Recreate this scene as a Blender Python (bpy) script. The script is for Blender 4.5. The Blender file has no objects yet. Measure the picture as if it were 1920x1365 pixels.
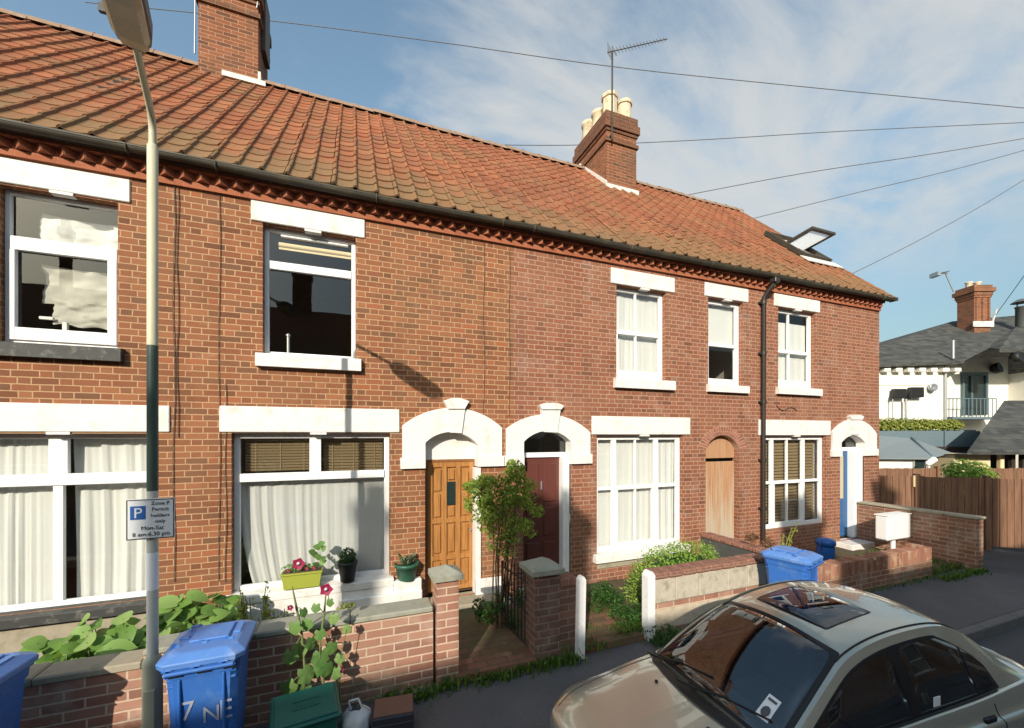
SKY_STRENGTH=.15; SUN_E=3.0; EXPOSURE=0.86
SKY_TINT=(.90,.93,.80,1); CLOUD_COL=(2.50,2.55,2.52,1)
import bpy, bmesh, math, random
from mathutils import Vector, Matrix, noise as mnoise
from mathutils.geometry import delaunay_2d_cdt
R=math.radians
random.seed(7)
sc=bpy.context.scene
COL=sc.collection
# ------------------------------------------------------------------ survey
F_PX=770.0; CX=960.0; HY=815.0; D=6.1; EYE=2.7232
YAW=math.atan(F_PX/1990.0)
SA,CA=math.sin(YAW),math.cos(YAW)
def at(px,py,Y=0.0):
    """survey: photo point on the vertical plane y=Y -> (x, z)"""
    th=math.atan((px-CX)/F_PX)+YAW; d=D+Y; x=d*math.tan(th); zc=x*SA+d*CA
    return x, EYE+(HY-py)/F_PX*zc
def ax(px,Y=0.0): return at(px,HY,Y)[0]
def az(px,py,Y=0.0): return at(px,py,Y)[1]
def gr(px,py,z=0.0):
    """survey: photo point on the horizontal plane z -> (x, y)"""
    zc=(EYE-z)*F_PX/(py-HY); la=zc*(px-CX)/F_PX
    return zc*SA+la*CA, -D+zc*CA-la*SA
def far(px,py,zc):
    la=zc*(px-CX)/F_PX
    return la, zc, EYE+(HY-py)/F_PX*zc
def wfar(px,py,zc):
    la,zc,z=far(px,py,zc)
    return Vector((zc*SA+la*CA, -D+zc*CA-la*SA, z))
# ------------------------------------------------------------------ tagging
def tag(o,label=None,cat=None,group=None,kind=None):
    if label: o['label']=label
    if cat: o['category']=cat
    if group: o['group']=group
    if kind: o['kind']=kind
    return o
def thing(name,label,cat,loc=(0,0,0),rz=0.0,group=None):
    o=bpy.data.objects.new(name,None); COL.objects.link(o)
    o.empty_display_size=.2
    o.location=loc; o.rotation_euler=(0,0,rz)
    return tag(o,label,cat,group)
def offset_of(o):
    v=Vector((0,0,0))
    while o is not None:
        v+=Vector(o.location); o=o.parent
    return v
def copy_thing(o,parent=None):
    c=o.copy(); COL.objects.link(c)
    if parent is not None: c.parent=parent
    for ch in list(o.children): copy_thing(ch,c)
    return c
# ------------------------------------------------------------------ mesh builder
class MB:
    def __init__(s): s.v=[]; s.f=[]; s.m=[]; s.sm=[]
    def add(s,vs,fs,mi=0,smooth=False):
        b=len(s.v); s.v+=[tuple(p) for p in vs]
        for f in fs:
            s.f.append(tuple(b+i for i in f)); s.m.append(mi); s.sm.append(smooth)
        return s
    def box(s,x0,x1,y0,y1,z0,z1,mi=0,M=None):
        vs=[(x0,y0,z0),(x1,y0,z0),(x1,y1,z0),(x0,y1,z0),(x0,y0,z1),(x1,y0,z1),(x1,y1,z1),(x0,y1,z1)]
        if M is not None: vs=[M@Vector(p) for p in vs]
        return s.add(vs,[(0,3,2,1),(4,5,6,7),(0,1,5,4),(1,2,6,5),(2,3,7,6),(3,0,4,7)],mi)
    def bbox(s,x0,x1,y0,y1,z0,z1,b=.01,mi=0,M=None):
        """box with chamfered edges"""
        b=min(b,(x1-x0)*.45,(y1-y0)*.45,(z1-z0)*.45)
        bm=bmesh.new(); bmesh.ops.create_cube(bm,size=1)
        for v in bm.verts:
            v.co=Vector(((x0+x1)/2+v.co.x*(x1-x0),(y0+y1)/2+v.co.y*(y1-y0),(z0+z1)/2+v.co.z*(z1-z0)))
        bmesh.ops.bevel(bm,geom=bm.edges[:],offset=b,segments=1,affect='EDGES')
        return s.bm(bm,mi,M)
    def bm(s,bm,mi=0,M=None,smooth=False):
        bm.verts.index_update()
        vs=[(M@v.co if M is not None else v.co.copy()) for v in bm.verts]
        fs=[[v.index for v in f.verts] for f in bm.faces]
        bm.free(); return s.add(vs,fs,mi,smooth)
    def prism(s,poly,y0,y1,mi=0,axis='y'):
        """extrude a closed polygon; axis y: poly in (x,z); x: poly in (y,z); z: poly in (x,y)"""
        n=len(poly)
        if axis=='y': A=[(p[0],y0,p[1]) for p in poly]; B=[(p[0],y1,p[1]) for p in poly]
        elif axis=='x': A=[(y0,p[0],p[1]) for p in poly]; B=[(y1,p[0],p[1]) for p in poly]
        else: A=[(p[0],p[1],y0) for p in poly]; B=[(p[0],p[1],y1) for p in poly]
        s.add(A+B,[tuple(range(n)),tuple(range(2*n-1,n-1,-1))]+[(i,i+n,(i+1)%n+n,(i+1)%n) for i in range(n)],mi)
        return s
    def band(s,outer,inner,y0,y1,mi=0):
        """strip between two open polylines of equal count in (x,z), extruded in y"""
        n=len(outer)
        for i in range(n-1):
            q=[outer[i],outer[i+1],inner[i+1],inner[i]]
            vs=[(p[0],y0,p[1]) for p in q]+[(p[0],y1,p[1]) for p in q]
            fs=[(0,1,2,3),(7,6,5,4),(0,4,5,1),(2,6,7,3)]
            if i==0: fs.append((3,7,4,0))
            if i==n-2: fs.append((1,5,6,2))
            s.add(vs,fs,mi)
        return s
    def tube(s,pts,r,n=8,mi=0,cap=True,smooth=True):
        pts=[Vector(p) for p in pts]; rs=r if isinstance(r,(list,tuple)) else [r]*len(pts)
        rings=[]; prev=None
        for i,p in enumerate(pts):
            d=(pts[min(i+1,len(pts)-1)]-pts[max(i-1,0)])
            d=d.normalized() if d.length>1e-9 else Vector((0,0,1))
            if prev is None:
                a=Vector((0,0,1)) if abs(d.z)<.9 else Vector((1,0,0))
                u=d.cross(a).normalized()
            else:
                u=prev-d*prev.dot(d)
                u=u.normalized() if u.length>1e-6 else d.orthogonal().normalized()
            prev=u; w=d.cross(u)
            rings.append([p+(u*math.cos(2*math.pi*k/n)+w*math.sin(2*math.pi*k/n))*rs[i] for k in range(n)])
        vs=[q for rg in rings for q in rg]; fs=[]
        for i in range(len(rings)-1):
            for k in range(n):
                fs.append((i*n+k,i*n+(k+1)%n,(i+1)*n+(k+1)%n,(i+1)*n+k))
        s.add(vs,fs,mi,smooth)
        if cap:
            s.add(rings[0],[tuple(range(n-1,-1,-1))],mi); s.add(rings[-1],[tuple(range(n))],mi)
        return s
    def lathe(s,prof,n=20,mi=0,c=(0,0,0),smooth=True,M=None):
        """profile of (r,z)"""
        vs=[]
        for r,z in prof:
            for k in range(n):
                a=2*math.pi*k/n; p=Vector((c[0]+r*math.cos(a),c[1]+r*math.sin(a),c[2]+z))
                vs.append(M@p if M is not None else p)
        fs=[]
        for i in range(len(prof)-1):
            for k in range(n): fs.append((i*n+k,i*n+(k+1)%n,(i+1)*n+(k+1)%n,(i+1)*n+k))
        b=len(prof)
        s.add(vs,fs,mi,smooth)
        if prof[0][0]>1e-4: s.add(vs[:n],[tuple(range(n-1,-1,-1))],mi)
        if prof[-1][0]>1e-4: s.add(vs[-n:],[tuple(range(n))],mi)
        return s
    def grid(s,fn,nu,nv,mi=0,smooth=True):
        vs=[fn(i/nu,j/nv) for i in range(nu+1) for j in range(nv+1)]
        w=nv+1
        s.add(vs,[(i*w+j,(i+1)*w+j,(i+1)*w+j+1,i*w+j+1) for i in range(nu) for j in range(nv)],mi,smooth)
        return s
    def build(s,name,mat,parent=None,fixn=False):
        me=bpy.data.meshes.new(name)
        off=offset_of(parent) if parent is not None else Vector((0,0,0))
        me.from_pydata([(x-off.x,y-off.y,z-off.z) for x,y,z in s.v],[],s.f)
        ms=mat if isinstance(mat,(list,tuple)) else [mat]
        for m in ms: me.materials.append(m)
        me.polygons.foreach_set('material_index',s.m)
        me.polygons.foreach_set('use_smooth',s.sm)
        if fixn:
            b=bmesh.new(); b.from_mesh(me); bmesh.ops.recalc_face_normals(b,faces=b.faces[:]); b.to_mesh(me); b.free()
        me.update()
        o=bpy.data.objects.new(name,me); COL.objects.link(o)
        if parent is not None: o.parent=parent
        return o
    def at_base(s,name,mat,loc,fixn=False):
        """build as a top-level object whose origin is its base"""
        s.v=[(x-loc[0],y-loc[1],z-loc[2]) for x,y,z in s.v]
        o=s.build(name,mat,None,fixn); o.location=loc; return o
def arc3(p0,pm,p1,n):
    """points of the circle arc through three points"""
    ax_,ay=p0; bx,by=pm; cx,cy=p1
    d=2*(ax_*(by-cy)+bx*(cy-ay)+cx*(ay-by))
    ux=((ax_**2+ay**2)*(by-cy)+(bx**2+by**2)*(cy-ay)+(cx**2+cy**2)*(ay-by))/d
    uy=((ax_**2+ay**2)*(cx-bx)+(bx**2+by**2)*(ax_-cx)+(cx**2+cy**2)*(bx-ax_))/d
    r=math.hypot(ax_-ux,ay-uy)
    a0=math.atan2(ay-uy,ax_-ux); am=math.atan2(by-uy,bx-ux); a1=math.atan2(cy-uy,cx-ux)
    # clockwise from p0 (left) over the crown to p1
    while am>a0: am-=2*math.pi
    while a1>am: a1-=2*math.pi
    return [(ux+r*math.cos(a0+(a1-a0)*i/n),uy+r*math.sin(a0+(a1-a0)*i/n)) for i in range(n+1)]
# ------------------------------------------------------------------ node helper
class NT:
    def __init__(s,name):
        s.mat=bpy.data.materials.new(name); s.mat.use_nodes=True
        s.t=s.mat.node_tree; s.n=s.t.nodes
        s.p=s.n['Principled BSDF']; s.out=s.n['Material Output']
    def new(s,ty,**k):
        n=s.n.new(ty)
        for a,b in k.items(): setattr(n,a,b)
        return n
    def link(s,a,b): s.t.links.new(a,b)
    def put(s,inp,v):
        if hasattr(v,'is_output'): s.link(v,inp)
        else: inp.default_value=v
    def m(s,op,a,b=None,c=None,clamp=False):
        n=s.new('ShaderNodeMath',operation=op); n.use_clamp=clamp
        s.put(n.inputs[0],a)
        if b is not None: s.put(n.inputs[1],b)
        if c is not None: s.put(n.inputs[2],c)
        return n.outputs[0]
    def comb(s,x,y,z):
        n=s.new('ShaderNodeCombineXYZ')
        for i,v in enumerate((x,y,z)): s.put(n.inputs[i],v)
        return n.outputs[0]
    def sep(s,v):
        n=s.new('ShaderNodeSeparateXYZ'); s.link(v,n.inputs[0]); return n.outputs
    def geo(s,k): 
        n=s.new('ShaderNodeNewGeometry'); return n.outputs[k]
    def pos(s): return s.geo('Position')
    def obj(s): return s.new('ShaderNodeTexCoord').outputs['Object']
    def noise(s,vec,scale,detail=3,rough=.55,dist=0):
        n=s.new('ShaderNodeTexNoise'); s.link(vec,n.inputs['Vector'])
        n.inputs['Scale'].default_value=scale; n.inputs['Detail'].default_value=detail
        n.inputs['Roughness'].default_value=rough; n.inputs['Distortion'].default_value=dist
        return n.outputs['Fac']
    def scalev(s,vec,sc_):
        n=s.new('ShaderNodeMapping'); s.link(vec,n.inputs[0]); n.inputs['Scale'].default_value=sc_
        return n.outputs[0]
    def white(s,vec):
        n=s.new('ShaderNodeTexWhiteNoise',noise_dimensions='3D'); s.link(vec,n.inputs[0]); return n.outputs['Value']
    def ramp(s,fac,stops,interp='LINEAR'):
        n=s.new('ShaderNodeValToRGB'); s.put(n.inputs[0],fac); e=n.color_ramp.elements
        n.color_ramp.interpolation=interp
        while len(e)<len(stops): e.new(.5)
        for el,(p,c) in zip(e,stops):
            el.position=p; el.color=(c[0],c[1],c[2],1) if len(c)==3 else c
        return n.outputs[0]
    def mix(s,fac,a,b,mode='MIX'):
        n=s.new('ShaderNodeMix',data_type='RGBA',blend_type=mode)
        s.put(n.inputs[0],fac)
        for i,v in ((6,a),(7,b)):
            if hasattr(v,'is_output'): s.link(v,n.inputs[i])
            else: n.inputs[i].default_value=(v[0],v[1],v[2],1)
        return n.outputs[2]
    def step(s,x,lo,hi):
        n=s.new('ShaderNodeMapRange',interpolation_type='SMOOTHSTEP'); s.put(n.inputs[0],x)
        n.inputs[1].default_value=lo; n.inputs[2].default_value=hi
        return n.outputs[0]
    def bump(s,h,strength=.4,dist=.01):
        n=s.new('ShaderNodeBump'); n.inputs['Strength'].default_value=strength; n.inputs['Distance'].default_value=dist
        s.link(h,n.inputs['Height']); s.link(n.outputs[0],s.p.inputs['Normal'])
    def done(s,col=None,rough=.7,metal=0,spec=.4):
        if col is not None:
            if hasattr(col,'is_output'): s.link(col,s.p.inputs['Base Color'])
            else: s.p.inputs['Base Color'].default_value=(col[0],col[1],col[2],1)
        s.put(s.p.inputs['Roughness'],rough); s.put(s.p.inputs['Metallic'],metal)
        s.p.inputs['Specular IOR Level'].default_value=spec
        return s.mat
# ------------------------------------------------------------------ materials
BH=.0762
def brick(name,pal,mortar,course=BH,P=.345,split=.672,m=.011,stain=(.5,.5,.5),stain_amt=.25,seed=0.,lime=0.,vshift=0.,moss=0.,bump=.5):
    t=NT(name); po=t.sep(t.pos()); no=t.sep(t.geo('True Normal'))
    selx=t.m('GREATER_THAN',t.m('ABSOLUTE',no[0]),.7); selz=t.m('GREATER_THAN',t.m('ABSOLUTE',no[2]),.7)
    wob=t.m('MULTIPLY',t.m('SUBTRACT',t.noise(t.pos(),6,2),.5),.008)
    u=t.m('ADD',t.m('ADD',t.m('MULTIPLY',po[0],t.m('SUBTRACT',1,selx)),t.m('MULTIPLY',po[1],selx)),wob)
    v=t.m('ADD',t.m('ADD',t.m('MULTIPLY',po[2],t.m('SUBTRACT',1,selz)),t.m('MULTIPLY',po[1],selz)),t.m('ADD',wob,vshift))
    vr=t.m('DIVIDE',v,course); row=t.m('FLOOR',vr); fr=t.m('SUBTRACT',vr,row)
    jit=t.m('MULTIPLY',t.white(t.comb(row,seed,3.3)),.06)
    uu=t.m('ADD',t.m('ADD',t.m('DIVIDE',u,P),t.m('MULTIPLY',row,.5)),jit)
    cell=t.m('FLOOR',uu); f=t.m('SUBTRACT',uu,cell)
    d=t.m('MINIMUM',f,t.m('SUBTRACT',1,f))
    if split: d=t.m('MINIMUM',d,t.m('ABSOLUTE',t.m('SUBTRACT',f,split)))
    du=t.m('MULTIPLY',d,P); dv=t.m('MULTIPLY',t.m('MINIMUM',fr,t.m('SUBTRACT',1,fr)),course)
    dist=t.m('ADD',t.m('MINIMUM',du,dv),t.m('MULTIPLY',t.m('SUBTRACT',t.noise(t.pos(),38,2),.5),.006))
    mk=t.step(dist,m*.35,m*.35+.005)
    half=t.m('GREATER_THAN',f,split) if split else 0.0
    idv=t.comb(t.m('ADD',t.m('MULTIPLY',cell,2.0),half),row,seed)
    rnd=t.white(idv)
    n=len(pal); col=t.ramp(rnd,[(i/(n-1),c) for i,c in enumerate(pal)])
    fine=t.noise(t.pos(),55,4,.65); col=t.mix(t.m('MULTIPLY',fine,.5),col,t.mix(1.0,col,(.62,.6,.58),'MULTIPLY'))
    mo=t.mix(t.noise(t.pos(),14,3),mortar,tuple(c*.72 for c in mortar))
    c=t.mix(mk,mo,col)
    big=t.step(t.noise(t.scalev(t.pos(),(1,1,.6)),.9,5,.6),.42,.72)
    c=t.mix(t.m('MULTIPLY',big,stain_amt),c,stain)
    pt=t.step(t.noise(t.scalev(t.pos(),(1.3,1.3,.8)),1.7,4,.6),.50,.62); c=t.mix(t.m('MULTIPLY',pt,.28),c,t.mix(1.0,c,(.62,.60,.60),'MULTIPLY'))
    ef=t.step(t.noise(t.scalev(t.pos(),(1,1,1.8)),2.6,5,.7),.60,.74); c=t.mix(t.m('MULTIPLY',ef,.22),c,(.50,.40,.29))
    if lime:
        lm=t.step(t.noise(t.pos(),2.2,5,.65),.52,.66); c=t.mix(t.m('MULTIPLY',lm,lime),c,(.62,.56,.47))
    if moss:
        ms=t.m('MULTIPLY',t.step(t.noise(t.pos(),5,4,.6),.45,.65),t.step(t.m('ADD',po[2],t.m('MULTIPLY',t.noise(t.pos(),3),.25)),.55,.3))
        c=t.mix(t.m('MULTIPLY',ms,moss),c,(.10,.12,.07))
    t.bump(t.m('ADD',mk,t.m('MULTIPLY',fine,.35)),bump,.008)
    return t.done(c,.88,spec=.25)
def plain(name,col,rough=.6,var=.12,scale=9,metal=0,spec=.4,dirt=None,dirt_amt=.4,dirt_scale=3,bump=0,coat=0):
    t=NT(name); a=t.noise(t.obj(),scale,4)
    c=t.mix(t.m('MULTIPLY',t.m('SUBTRACT',a,.3),var*2.2,clamp=True),col,tuple(x*.55 for x in col))
    if dirt:
        dm=t.step(t.noise(t.obj(),dirt_scale,5,.65),.5,.72); c=t.mix(t.m('MULTIPLY',dm,dirt_amt),c,dirt)
    if bump: t.bump(t.noise(t.obj(),scale*5,3),bump,.004)
    if coat: t.p.inputs['Coat Weight'].default_value=coat
    return t.done(c,t.m('ADD',rough-.06,t.m('MULTIPLY',a,.14)),metal,spec)
def glass(name,tint=(.75,.8,.8),ior=1.75,rough=.0,dark=0.0):
    t=NT(name); n=t.n; n.remove(t.p)
    tr=t.new('ShaderNodeBsdfTransparent'); tr.inputs[0].default_value=(*tint,1)
    gl=t.new('ShaderNodeBsdfGlossy'); gl.inputs['Roughness'].default_value=rough; gl.inputs[0].default_value=(.95,.97,1,1)
    f0=((ior-1)/(ior+1))**2
    dt=t.new('ShaderNodeVectorMath',operation='DOT_PRODUCT'); t.link(t.geo('Normal'),dt.inputs[0]); t.link(t.geo('Incoming'),dt.inputs[1])
    ca_=t.m('ABSOLUTE',dt.outputs['Value']); fr=t.m('ADD',f0,t.m('MULTIPLY',1-f0,t.m('POWER',t.m('SUBTRACT',1.0,ca_,clamp=True),5.0)))
    wv=t.new('ShaderNodeBump'); wv.inputs['Strength'].default_value=.02; wv.inputs['Distance'].default_value=.02
    t.link(t.noise(t.obj(),2.5,1),wv.inputs['Height']); t.link(wv.outputs[0],gl.inputs['Normal'])
    mx=t.new('ShaderNodeMixShader'); t.link(fr,mx.inputs[0]); t.link(tr.outputs[0],mx.inputs[1]); t.link(gl.outputs[0],mx.inputs[2])
    t.link(mx.outputs[0],t.out.inputs[0]); return t.mat
def leaf(name,stops,rough=.5,trans=.35):
    t=NT(name); rnd=t.geo('Random Per Island')
    c=t.ramp(t.m('ADD',t.m('MULTIPLY',rnd,.75),t.m('MULTIPLY',t.noise(t.pos(),5,2),.25)),stops)
    t.done(c,rough,spec=.35)
    tl=t.new('ShaderNodeBsdfTranslucent'); t.link(t.mix(1.0,c,(1.0,1.0,.55),'MULTIPLY'),tl.inputs[0])
    mx=t.new('ShaderNodeMixShader'); mx.inputs[0].default_value=trans
    t.link(t.p.outputs[0],mx.inputs[1]); t.link(tl.outputs[0],mx.inputs[2]); t.link(mx.outputs[0],t.out.inputs[0])
    return t.mat
def fabric(name,col,trans=.35,var=.15):
    t=NT(name); a=t.noise(t.scalev(t.obj(),(30,30,2)),1.5,3)
    c=t.mix(t.m('MULTIPLY',a,var),col,tuple(x*.6 for x in col)); t.done(c,.85,spec=.1)
    tl=t.new('ShaderNodeBsdfTranslucent'); t.link(c,tl.inputs[0])
    mx=t.new('ShaderNodeMixShader'); mx.inputs[0].default_value=trans
    t.link(t.p.outputs[0],mx.inputs[1]); t.link(tl.outputs[0],mx.inputs[2]); t.link(mx.outputs[0],t.out.inputs[0])
    return t.mat
def wood(name,a,b,sc_=(22,22,1.6),rough=.5,grey=None,coat=0):
    t=NT(name); v=t.scalev(t.obj(),sc_); n=t.noise(v,1.4,5,.6,.6)
    c=t.ramp(n,[(.36,a),(.62,b)])
    if grey:
        g=t.step(t.m('ADD',t.m('MULTIPLY',t.noise(t.scalev(t.obj(),(9,9,.8)),1.2,4),.9),t.m('MULTIPLY',t.sep(t.obj())[2],-.22)),.05,.35)
        c=t.mix(t.m('MULTIPLY',g,.85),c,grey)
    t.bump(n,.25,.004)
    if coat: t.p.inputs['Coat Weight'].default_value=coat; t.p.inputs['Coat Roughness'].default_value=.2
    return t.done(c,rough,spec=.35)
def tiles(name,pal,moss=.5,spec=.25):
    t=NT(name); rnd=t.geo('Random Per Island'); n=len(pal)
    c=t.ramp(rnd,[(i/(n-1),q) for i,q in enumerate(pal)])
    f=t.noise(t.pos(),26,5,.65); c=t.mix(t.m('MULTIPLY',f,.55),c,t.mix(1.0,c,(.55,.52,.5),'MULTIPLY'))
    z=t.sep(t.pos())[2]
    lich=t.step(t.noise(t.pos(),1.3,6,.7),.46,.66)
    low=t.step(t.m('ADD',z,t.m('MULTIPLY',t.noise(t.pos(),2.0),-2.2)),6.2,5.0)
    c=t.mix(t.m('MULTIPLY',t.m('MAXIMUM',t.m('MULTIPLY',lich,.6),low),moss),c,(.165,.135,.066))
    sp=t.step(t.noise(t.pos(),42,2),.66,.72); c=t.mix(t.m('MULTIPLY',sp,.35),c,(.42,.38,.27))
    t.bump(f,.3,.006); return t.done(c,.85,spec=spec)
def asphalt(name,base,scale=60,rough=.9):
    t=NT(name); p=t.pos(); a=t.noise(p,scale*2.5,3,.7); b=t.noise(p,.8,5,.6); sp=t.step(t.noise(p,scale*4,1),.62,.7)
    c=t.mix(a,tuple(x*.55 for x in base),tuple(x*1.45 for x in base))
    c=t.mix(t.m('MULTIPLY',t.step(b,.45,.7),.45),c,tuple(x*1.7 for x in base))
    c=t.mix(t.m('MULTIPLY',sp,.35),c,(.28,.27,.26)); t.bump(a,.5,.006)
    return t.done(c,rough,spec=.3)
MAT={}
PAL_A=[(.16,.070,.038),(.29,.112,.055),(.24,.094,.048),(.34,.142,.068),(.27,.116,.060),(.18,.088,.050),(.36,.128,.060)]
PAL_B=[(.18,.076,.048),(.29,.113,.066),(.24,.094,.058),(.32,.132,.080),(.26,.109,.068),(.30,.106,.058)]
MAT['brickA']=brick('brick_warm',PAL_A,(.52,.325,.185),stain=(.27,.16,.085),stain_amt=.25)
MAT['brickB']=brick('brick_pink',PAL_B,(.48,.315,.215),stain=(.32,.17,.105),stain_amt=.3,seed=4.,lime=.10)
MAT['brick_red']=brick('brick_cornice',[(.34,.11,.055),(.42,.15,.08),(.38,.13,.065)],(.45,.2,.12),m=.004,stain_amt=.2,stain=(.2,.09,.05),seed=2.)
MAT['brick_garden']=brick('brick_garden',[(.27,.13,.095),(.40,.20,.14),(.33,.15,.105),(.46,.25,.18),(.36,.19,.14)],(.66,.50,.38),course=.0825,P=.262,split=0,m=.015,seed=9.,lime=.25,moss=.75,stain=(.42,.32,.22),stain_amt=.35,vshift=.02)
MAT['brick_shaded']=brick('brick_garden_shaded',[(.14,.075,.06),(.22,.11,.085),(.18,.09,.075),(.25,.13,.10)],(.30,.23,.19),course=.0825,P=.262,split=0,m=.014,seed=11.,lime=.1,moss=.7,stain=(.12,.10,.07),stain_amt=.4)  # garden brick darkened to carry the shade on gate pillar and stub
MAT['brick_end']=brick('brick_return',[(.24,.10,.07),(.33,.15,.10),(.28,.12,.085),(.36,.18,.12)],(.46,.36,.24),course=.0825,P=.262,split=0,m=.016,seed=13.,lime=.2,moss=.4,stain=(.2,.15,.09),stain_amt=.4)
MAT['brick_opp']=brick('brick_opposite',[(.20,.10,.055),(.30,.15,.08),(.25,.12,.07)],(.4,.3,.2),seed=21.)
MAT['brick_stack']=brick('brick_stack',[(.20,.075,.042),(.29,.108,.056),(.24,.088,.046),(.13,.06,.04)],(.40,.25,.15),P=.255,split=0,m=.012,seed=31.,stain=(.11,.075,.05),stain_amt=.65)
MAT['stack_cap']=brick('brick_stack_cap',[(.15,.065,.042),(.22,.088,.052),(.12,.062,.045)],(.25,.17,.10),P=.255,split=0,m=.01,seed=33.,stain=(.1,.075,.05),stain_amt=.6,moss=.0)
MAT['white']=plain('white_masonry_paint',(.76,.745,.71),.65,.10,6,dirt=(.46,.42,.34),dirt_amt=.5,dirt_scale=5,bump=.3)
MAT['upvc']=plain('white_frame',(.84,.85,.85),.35,.03,8,dirt=(.6,.6,.56),dirt_amt=.12)
MAT['blacksill']=plain('black_painted_sill',(.045,.048,.045),.6,.3,14,dirt=(.3,.28,.25),dirt_amt=.35,dirt_scale=11,bump=.3)
MAT['glass']=glass('window_glass',(.95,.97,.96),1.7)
MAT['carglass']=glass('car_glass',(.42,.48,.50),2.15)
MAT['room']=plain('room_plaster',(.30,.27,.23),.9,.1)
MAT['roomfloor']=plain('room_floor',(.14,.09,.06),.8,.1)
MAT['net']=fabric('net_curtain',(.93,.93,.90),.3,.06)
MAT['brightpane']=fabric('sky_bright_pane',(.95,.95,.93),.8,.03)  # white sheet for the skylight glass, sky brightness put into its colour
MAT['sheet']=fabric('crumpled_cloth',(.70,.67,.58),.25,.35)
MAT['curt_white']=fabric('white_curtain',(.92,.92,.88),.28,.08)
MAT['curt_grey']=fabric('grey_curtain',(.80,.80,.78),.3,.3)
MAT['blindwood']=plain('bamboo_slat',(.34,.25,.14),.6,.3,20)
MAT['gutter']=plain('gutter_cast_iron',(.055,.048,.035),.6,.35,5,dirt=(.13,.11,.06),dirt_amt=.5)
MAT['pipe']=plain('black_pipe',(.035,.028,.024),.4,.2)
MAT['cable']=plain('black_cable',(.08,.06,.045),.6,.1)
MAT['wire']=plain('grey_wire',(.13,.13,.14),.6,.1)
MAT['tile']=tiles('clay_pantile',[(.23,.088,.046),(.34,.122,.058),(.28,.104,.052),(.37,.145,.070),(.30,.125,.064),(.25,.112,.060)],.62)
MAT['tileB']=tiles('clay_pantile_red',[(.20,.078,.043),(.31,.110,.056),(.25,.092,.048),(.35,.135,.068),(.23,.098,.054)],.55)
MAT['ridge']=plain('ridge_tile',(.30,.20,.14),.85,.4,12,dirt=(.35,.33,.27),dirt_amt=.6,dirt_scale=5,bump=.3)
MAT['lead']=plain('white_flashing',(.70,.68,.64),.7,.3,20,dirt=(.35,.3,.25),dirt_amt=.5,dirt_scale=12,bump=.3)
MAT['pot']=plain('cream_chimney_pot',(.66,.56,.40),.8,.25,10,dirt=(.2,.15,.1),dirt_amt=.5,dirt_scale=5)
MAT['oak']=wood('varnished_oak',(.30,.135,.040),(.44,.21,.070),rough=.38,coat=.3)
MAT['oakframe']=wood('dark_oak_frame',(.20,.085,.03),(.28,.12,.045),rough=.45)
MAT['maroon']=plain('maroon_gloss',(.125,.042,.034),.3,.1)
MAT['bluedoor']=plain('blue_gloss',(.03,.11,.27),.35,.1)
MAT['gatewood']=wood('weathered_gate_boards',(.33,.17,.09),(.50,.30,.17),(46,46,.8),.75,grey=(.46,.40,.31))
MAT['darkglass']=plain('leaded_dark_glass',(.02,.035,.035),.2,.2,60,spec=.6)
MAT['stone']=plain('lichen_stone',(.33,.33,.27),.9,.35,16,dirt=(.20,.22,.14),dirt_amt=.6,dirt_scale=9,bump=.5)
MAT['coping']=plain('old_coping',(.36,.32,.24),.9,.35,12,dirt=(.20,.20,.13),dirt_amt=.6,dirt_scale=6,bump=.5)
MAT['brickcope']=brick('brick_coping',[(.22,.10,.075),(.30,.14,.10),(.26,.12,.085)],(.36,.25,.18),course=.3,P=.10,split=0,m=.008,seed=41.,stain=(.2,.13,.09),stain_amt=.4)
MAT['render']=plain('flaking_render',(.58,.50,.38),.9,.45,9,dirt=(.36,.27,.17),dirt_amt=.75,dirt_scale=6,bump=.8)
MAT['blockstone']=plain('grey_block',(.52,.47,.38),.9,.5,10,dirt=(.27,.25,.18),dirt_amt=.85,dirt_scale=8,bump=.9)
MAT['darkrender']=plain('dark_render',(.075,.08,.075),.9,.4,6,dirt=(.2,.2,.18),dirt_amt=.4,bump=.4)
MAT['postwhite']=plain('white_post_paint',(.80,.80,.80),.6,.06,9,dirt=(.35,.33,.3),dirt_amt=.3,dirt_scale=14)
MAT['iron']=plain('black_iron',(.02,.02,.018),.55,.3)
MAT['rust']=plain('rusty_pipe',(.16,.07,.04),.8,.4)
MAT['soil']=plain('garden_soil',(.10,.075,.045),.95,.5,14,dirt=(.07,.09,.03),dirt_amt=.6,bump=.8)
MAT['path']=brick('path_brick',[(.15,.075,.052),(.26,.12,.08),(.20,.095,.062)],(.11,.10,.06),course=.115,P=.23,split=0,m=.014,seed=51.,stain=(.09,.10,.05),stain_amt=.85)
MAT['asphalt']=asphalt('road_asphalt',(.078,.076,.077))
MAT['pave']=asphalt('pavement_asphalt',(.098,.094,.096),45)
MAT['kerb']=plain('kerb_stone',(.14,.135,.13),.9,.3,10,bump=.4)
MAT['bin']=plain('blue_bin_plastic',(.035,.14,.47),.45,.2,5,dirt=(.12,.25,.50),dirt_amt=.5,dirt_scale=5)
MAT['binlid']=plain('blue_bin_lid',(.10,.24,.60),.36,.2,7,dirt=(.36,.44,.60),dirt_amt=.65,dirt_scale=4)  # lid blue lightened to carry sun glare, with pale dirt over it
MAT['rubber']=plain('black_rubber',(.02,.02,.02),.8,.1)
MAT['bluepot']=plain('blue_glaze',(.02,.11,.40),.3,.2)
MAT['teal']=plain('green_box_plastic',(.010,.105,.085),.45,.12,5)
MAT['bag']=plain('pale_carrier_bag',(.55,.58,.60),.5,.25,8,bump=.4)
MAT['crate']=plain('black_crate',(.03,.03,.045),.6,.3)
MAT['cardboard']=plain('brown_board',(.17,.09,.06),.85,.3)
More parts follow.
